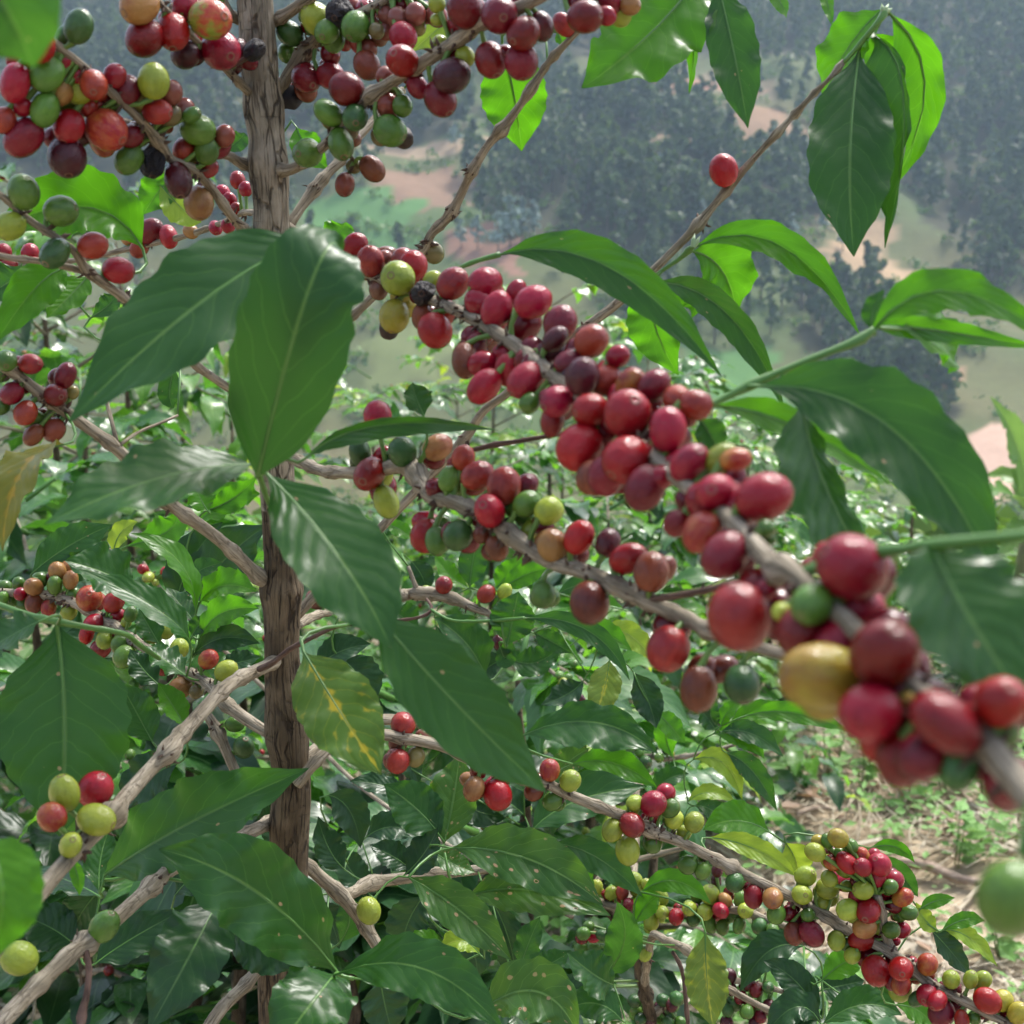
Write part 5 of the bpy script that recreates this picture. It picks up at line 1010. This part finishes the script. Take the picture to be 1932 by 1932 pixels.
for a in (
  (1040, 5.6, 515, .85, 'coffee bush whose bright top shows above the red berry cluster at centre', 'LLLNM', 200),
  (1225, 6.6, 600, .95, 'coffee bush just right of the bright topped one behind the central red berries', 'NLLNN', 190, FG), (1340, 6.0, 705, .85, 'coffee bush behind the middle of the diagonal red berry cluster', 'NLNND', 190, FG), (1450, 5.2, 830, .75, 'broad coffee bush below the green shoot, behind the end of the berry cluster', 'NLNDN', 190, FG), (930, 6.0, 640, .8, 'pale coffee bush right of the two hanging leaves, behind the first red berries', 'LNNL', 170, FG),
  (790, 5.0, 735, .75, 'glossy coffee bush behind the gap under the two hanging leaves left of the berry branch', 'NNLD', 190),
  (920, 3.7, 850, .60, 'coffee bush seen between the two fruit branches at centre', 'LNNL', 200), (1150, 3.5, 900, .62, 'dense coffee bush framed between the two fruit branches right of centre', 'NNLDL', 220, FG),
  (1330, 3.7, 980, .58, 'coffee bush behind the lone low berries of the second fruit branch', 'NLNLD', 200, FG), (1210, 2.9, 1080, .45, 'small coffee bush just above the leafy shoot below the second fruit branch', 'NNDL', 170, FG), (1455, 4.6, 1040, .42, 'lime tipped coffee bush behind the bare forked node of the front branch', 'NLLM', 190, FG), (1580, 6.6, 850, .75, 'coffee bush behind the folded dark leaf at right', 'NLLN', 180, FG),
  (700, 7.5, 690, .9, 'far coffee bush nearest the pale valley floor left of the berry cluster', 'NLLM', 170, FG), (860, 8.5, 668, .9, 'far coffee bush poking up behind the small leaf near the trunk', 'LNLM', 170, FG), (1060, 8.0, 690, .9, 'far coffee bush under the brightest top behind the central berries', 'LNLM', 170, FG), (1260, 9.0, 720, 1.0, 'far coffee bush behind the drooping leaf pair right of centre', 'LNLM', 170, FG), (1420, 8.2, 790, .9, 'far coffee bush behind the green shoot node', 'LNLM', 170, FG), (1540, 9.0, 830, .9, 'far coffee bush left of the bare pink earth', 'LNNM', 170, FG),
  (1735, 8.0, 800, .60, 'open topped coffee bush in front of the bare pink earth at right', 'LLN', 90),
  (1890, 4.6, 1120, .45, 'coffee bush at the right edge beyond the blurred hanging leaf', 'NND', 130),
  (1745, 5.2, 1080, .35, 'small coffee bush beside the pale dry patch at right', 'NLN', 90),
  (60, 3.2, 285, .62, 'pale glossy coffee bush behind the fruit at the left edge', 'NNLD', 190), (215, 3.8, 330, .55, 'light green coffee bush left of the trunk behind the hanging berries', 'LLNM', 130),
  (330, 4.6, 570, .9, 'coffee bush behind the large hanging leaf left of the trunk', 'LNLNM', 220), (140, 2.9, 600, .60, 'coffee bush behind the lower left berry cluster', 'NLNL', 200),
  (430, 3.4, 690, .62, 'coffee bush glimpsed left of the trunk below the crossing bare branch', 'NLLND', 210), (40, 2.2, 850, .45, 'shaded coffee bush at the left edge behind the yellowing leaf', 'NDND', 160),
  (290, 2.3, 900, .5, 'coffee bush behind the left leaf spray', 'NNLL', 180), (-60, 4.2, 420, .9, 'tall coffee bush cut off by the left edge', 'NLND', 140),
  ):
    bush(*a[:6], min(290, int(a[6] * 1.45)), group=a[7] if len(a) > 7 else None, berries=2)
for a in ((985, 1.55, 1085, .36, 'young coffee plant with upright glaucous leaves below the centre fruit branch', 'NNLN', 120, .10), (740, 1.45, 1200, .34, 'dark leaved coffee plant deep behind the lower trunk', 'DDN', 130, .10),
          (1130, 1.75, 1180, .34, 'leafy coffee plant behind the spotted leaf sprays', 'NNLV'.replace('V', 'M'), 120, .10), (330, 1.45, 1130, .34, 'young light green coffee plant left of the lower trunk', 'LNNL', 90, .085),
          (420, 1.30, 1420, .30, 'dark leaved coffee plant in the shade left of the lower trunk', 'DDND', 110, .10), (900, 1.28, 1440, .32, 'shaded coffee plant behind the hole bitten leaves', 'DDN', 130, .10),
          (640, 1.25, 1500, .28, 'dark leaved coffee plant hidden right of the lower trunk', 'DDD', 110, .10), (1250, 1.5, 1360, .30, 'coffee plant behind the small green berry string', 'NNL', 80, .09), (130, 1.5, 1000, .32, 'glossy coffee plant above the left fruit branch', 'NNN', 90, .10),
          (120, 1.35, 1330, .3, 'dark leaved coffee plant behind the broad leaf at lower left', 'DDN', 90, .10), (1560, 1.5, 1760, .26, 'dark glossy coffee plant below the fruit at lower right', 'DND', 70, .10)):
    bush(*a[:6], int(a[6] * 1.3), lsize=a[7] * 1.15, berries=1)

# ---------------------------------------------------------------- banana plants at the right edge
BANM = leaf_mat('banana_leaf', (.055, .15, .035), (.11, .23, .06), (.22, .33, .12), (.30, .50, .08), .4, .4, N=30)
BST = plain('banana_stem', (.16, .18, .07), .6, (.10, .09, .04), 8)
def banana(px, dist, foot, label, leaves):
    dep = dist; p = at(px, foot, dep); z0 = gz(p.x, p.y); root = empty('banana_plant', (p.x, p.y, z0)); tag(root, label, 'banana plant')
    b0_ = Vector((p.x, p.y, z0)); topz = b0_ + Vector((0, 0, p.z - z0)); mb = MB(); mb.tube([b0_, b0_.lerp(topz, .5), topz], [.10, .085, .05], 12, 0, .1, 9); put_world('stem', mb.build('stem', [BST]), root, b0_)
    for k, (mx, my, tx, ty, w, dd) in enumerate(leaves):
        m = at(mx, my, dep + dd * .5); t = at(tx, ty, dep + dd); ax = (t - topz).normalized(); tc = (CAM - m).normalized(); nf = tc * .6 + Vector((0, 0, .8)); nf = (nf - ax * nf.dot(ax)).normalized()
        put_world('leaf', leaf_mesh('leaf', topz, m, t, nf, w * dep / F, BANM, 40 + k, .35, .05, nl=40, nw=4, bites=[(.3, 1, .5, .012), (.5, -1, .6, .012), (.62, 1, .6, .01), (.75, -1, .5, .012)]), root, topz)
banana(1945, 8.0, 990, 'banana plant with broad torn leaves at the right edge', ((1925, 860, 1868, 748, 62, -.3), (1935, 880, 1905, 800, 60, .2), (1900, 930, 1838, 950, 50, -.4), (1920, 910, 1850, 900, 48, .3), (1960, 850, 2010, 760, 60, 0), (1990, 920, 2060, 950, 60, .1), (1925, 1000, 1880, 1060, 50, -.3)))
banana(2030, 10.5, 960, 'second banana plant behind the first at the right edge', ((2000, 880, 1925, 860, 50, -.3), (1990, 900, 1935, 930, 50, .3), (2050, 850, 2060, 780, 50, 0)))

# ---------------------------------------------------------------- straw mulch, weeds, sticks
STRAW = foliage_mat('dry_straw', (.42, .35, .25), (.74, .67, .53), (.34, .26, .19))
WEED = foliage_mat('weed_leaves', (.085, .22, .050), (.19, .36, .10), (.28, .50, .07))
DRYL = foliage_mat('dead_leaf', (.20, .12, .07), (.42, .29, .20), (.3, .18, .09))
def mulch(n):
    y = 1.3 + 7.2 * nrg.uniform(0, 1, n) ** 1.35; x = nrg.uniform(-1, 1, n) * (.55 * y + .6)
    clump = np.sin(x * 3.1 + 1) * np.sin(y * 2.7) + nrg.uniform(-.8, .9, n) > -.5; x, y = x[clump], y[clump]; n = len(x)
    z = gz_np(x, y) + nrg.uniform(.002, .035, n); a = nrg.normal(.5, .9, n); L = nrg.uniform(.03, .16, n); w = nrg.uniform(.0012, .0035, n) * np.where(nrg.uniform(size=n) < .07, 3.0, 1)
    V = np.empty((n, 6, 3)); bend = nrg.normal(0, .02, n); tilt = nrg.normal(0, .012, n)
    for i, s in enumerate((-1, 0, 1)):
        cx = x + np.cos(a) * L * s - np.sin(a) * bend * (s == 0); cy_ = y + np.sin(a) * L * s + np.cos(a) * bend * (s == 0); cz = z + tilt * s + .006 * (s == 0)
        V[:, i * 2, :] = np.stack([cx - np.sin(a) * w, cy_ + np.cos(a) * w, cz - w * .5], 1); V[:, i * 2 + 1, :] = np.stack([cx + np.sin(a) * w, cy_ - np.cos(a) * w, cz + w * .5], 1)
    o = (np.arange(n) * 6)[:, None]; f = np.concatenate([o + np.array([[0, 1, 3, 2]]), o + np.array([[2, 3, 5, 4]])])
    return tag(put('straw_mulch', mesh('straw_mulch', V.reshape(-1, 3).tolist(), f.tolist(), [STRAW], False)), 'pinkish dry straw mulch strewn over the soil', None, None, 'stuff')
mulch(42000)
def leaf_quads(g, c, d, L, w, V, Fc):
    up = Vector((g.gauss(0, .3), g.gauss(0, .3), 1)); s = d.cross(up).normalized() * w; o = len(V); sag = Vector((0, 0, -L * .12))
    V += [c, c + d * L * .45 - s, c + d * L * .5 + Vector((0, 0, -.08 * L)), c + d * L * .45 + s, c + d * L + sag]; Fc += [(o, o + 1, o + 2), (o, o + 2, o + 3), (o + 1, o + 4, o + 2), (o + 2, o + 4, o + 3)]
def weed_geo(g, b, h, n, ls, V, Fc):
    for k in range(n):
        z = h * (.25 + .75 * k / n); a = k * 2.4 + g.random(); d = Vector((math.cos(a), math.sin(a), g.uniform(-.1, .5))).normalized()
        leaf_quads(g, b + Vector((g.gauss(0, .006), g.gauss(0, .006), z)) + d * h * .12, d, ls * g.uniform(.6, 1.2), ls * g.uniform(.2, .32), V, Fc)
g = random.Random(11); V = []; Fc = []
for k in range(3600):
    y = 1.5 + 6.5 * g.random() ** 1.2; x = g.uniform(-1, 1) * (.5 * y + .5)
    if math.sin(x * 2.3 + .8) * math.sin(y * 2.9 + .4) + g.uniform(-.6, .6) < (.12 if y < 2.9 else -.25): continue
    weed_geo(g, Vector((x, y, gz(x, y))), g.uniform(.02, .10) * (1 + .9 * (y > 2.9)), g.randint(4, 9), g.uniform(.020, .05), V, Fc)
tag(put('weeds', mesh('weeds', [tuple(v) for v in V], Fc, [WEED], False)), 'small green seedlings scattered through the mulch', None, None, 'stuff')
V = []; Fc = []; g = random.Random(21)
for k in range(12000):
    y = 2.3 + 14 * g.random() ** 1.1; x = g.uniform(-1, 1) * (.52 * y + .4)
    if x > .15 * y and y < 6.2 + .8 * math.sin(x * 5): continue
    if y < 3.6 and g.random() < .5: continue
    h = g.uniform(.03, .55) * min(1, y / 5); a = g.uniform(0, 6.28); leaf_quads(g, Vector((x, y, gz(x, y) + h)), Vector((math.cos(a), math.sin(a), g.uniform(-.6, .5))).normalized(), g.uniform(.06, .14), g.uniform(.016, .035), V, Fc)
UG = foliage_mat('undergrowth_leaves', (.022, .075, .018), (.085, .20, .040), (.18, .40, .03))
tag(put('undergrowth', mesh('undergrowth', [tuple(v) for v in V], Fc, [UG], False)), 'leafy green undergrowth between the coffee rows', None, None, 'stuff')
V = []; Fc = []
for k in range(900):
    y = 1.3 + 5 * g.random(); x = g.uniform(-1, 1) * (.5 * y + .5); a = g.uniform(0, 6.28); leaf_quads(g, Vector((x, y, gz(x, y) + g.uniform(.01, .045))), Vector((math.cos(a), math.sin(a), g.uniform(-.1, .3))).normalized(), g.uniform(.04, .10), g.uniform(.012, .026), V, Fc)
tag(put('leaf_litter', mesh('leaf_litter', [tuple(v) for v in V], Fc, [DRYL], False)), 'curled dead leaves lying on the mulch', None, None, 'stuff')
WS = plain('weed_stem', (.13, .22, .06), .6)
WL = {}
for k in range(4):
    v = []; f = []; leaf_quads(random.Random(k), Vector((0, 0, 0)), Vector((0, 1, .1)).normalized(), 1, .28, v, f); WL[k] = mesh('leaf', [tuple(q) for q in v], f, [WEED], False)
WG = 'green weeds standing in the straw mulch'
def weed(px, py, h, n, ls, label):
    p = ray_ground(px, py); b = Vector((p.x, p.y, gz(p.x, p.y))); root = empty('weed', b); tag(root, label, 'weed', WG); mb = MB(); gg = random.Random(int(px + py))
    for q in range(3):
        o = Vector((gg.gauss(0, .02), gg.gauss(0, .02), 0)); t = o * 2.2 + Vector((0, 0, h * gg.uniform(.75, 1))); st = [b + o, b + o.lerp(t, .5), b + t]; mb.tube(st, [.0028, .0022, .001], 5)
        for k in range(n):
            s = .2 + .8 * k / n; a = k * 2.4 + gg.random(); d = Vector((math.cos(a), math.sin(a), gg.uniform(-.2, .5))).normalized(); pos = b + o.lerp(t, s); x = d.cross(Vector((0, 0, 1))).normalized(); z = x.cross(d); sz = ls * gg.uniform(.6, 1.2)
            put('leaf', WL[k % 4], root, Matrix(((x.x * sz, d.x * sz, z.x * sz, pos.x), (x.y * sz, d.y * sz, z.y * sz, pos.y), (x.z * sz, d.z * sz, z.z * sz, pos.z), (0, 0, 0, 1))))
    put_world('stem', mb.build('stem', [WS]), root, b)
for px, py, h, n, ls, lb in ((1700, 1530, .34, 12, .075, 'tall leafy weed standing in the mulch below the hanging dark red berries'), (1620, 1500, .26, 10, .065, 'leafy weed left of the tallest weed in the mulch'),
    (1560, 1455, .2, 9, .06, 'weed at the foot of the young leafy shoot'), (1780, 1500, .22, 10, .06, 'weed right of the tallest weed in the mulch'), (1800, 1635, .20, 9, .07, 'pale weed above the fallen grey stick'),
    (1745, 1465, .18, 8, .055, 'small weed in the back of the mulch patch'), (1860, 1530, .2, 8, .06, 'weed among dry stalks at the right edge'), (1900, 1810, .10, 6, .06, 'low weed in the bottom right corner of the mulch'), (1490, 1500, .2, 9, .06, 'weed behind the long drooping dark leaf'),
    (1640, 1440, .2, 9, .06, 'weed in the back row of the mulch patch'), (1840, 1450, .2, 9, .06, 'weed directly beneath the blurred branch end'), (260, 1900, .10, 7, .045, 'seedling with round leaves at the bottom left by a fallen stick'), (30, 1890, .10, 6, .05, 'seedling in the bottom left corner'), (225, 1860, .12, 6, .045, 'seedling beside the hanging dark leaf at lower left')):
    weed(px, py, h, n, ls, lb)
STK = bark_mat('dead_stick', (.11, .075, .055), (.34, .25, .19), (.48, .38, .30), 20, 3, .6, .002)
for x0, y0, x1, y1, w_, lb in ((1690, 1650, 1850, 1690, 20, 'thick grey brown stick lying on the mulch right of the fruit'), (1850, 1500, 1932, 1545, 14, 'pale dry stalk on the mulch at the right edge'), (1780, 1480, 1870, 1580, 10, 'thin dry stalk slanting across the mulch'), (1560, 1385, 1680, 1440, 14, 'dry stalk at the back of the mulch'), (1740, 1560, 1880, 1605, 8, 'thin dry stalk in front of the weeds'),
    (1500, 1560, 1610, 1540, 9, 'dry stalk just above the yellow leaves'), (190, 1910, 360, 1900, 26, 'thick fallen stick at the bottom left'), (240, 1870, 300, 1830, 20, 'pale split stick at lower left'), (1820, 1400, 1932, 1470, 10, 'dry stalk under the blurred branch end')):
    p, q = ray_ground(x0, y0), ray_ground(x1, y1); A = Vector((p.x, p.y, gz(p.x, p.y) + .035)); Bq = Vector((q.x, q.y, gz(q.x, q.y) + .03)); d_ = (A - CAM).length; r_ = w_ * .5 * d_ / F
    pts, rr = resample([A, A.lerp(Bq, .35) + Vector((0, .01, .008)), A.lerp(Bq, .7) - Vector((0, .008, 0)), Bq], [r_, r_ * .9, r_ * .85, r_ * .6], .02); mb = MB(); mb.tube(pts, rr, 9, 0, .18, 90); tag(put_world('stick', mb.build('stick', [STK]), None, A), lb, 'stick')

# ---------------------------------------------------------------- a twig reaching in close to the camera at the right edge
er = at(1990, 1300, .23); twig = empty('coffee_twig', er); tag(twig, 'out of focus twig with one big green berry at the right edge', 'twig')
mb = MB(); mb.tube([at(2060, 1300, .24), at(1985, 1420, .225), at(1945, 1540, .215), at(1932, 1615, .21)], [.0022, .0019, .0015, .0012], 8); put_world('stalk', mb.build('stalk', [SHOOT]), twig, er)
P = at(1908, 1695, .205); L = 152 * .205 / F; put('cherry', CH[('G', 1)], twig, Matrix.Translation(P) @ Vector((-.1, .1, -1)).to_track_quat('Z', 'Y').to_matrix().to_4x4() @ Matrix.Diagonal((L, L, L, 1)))
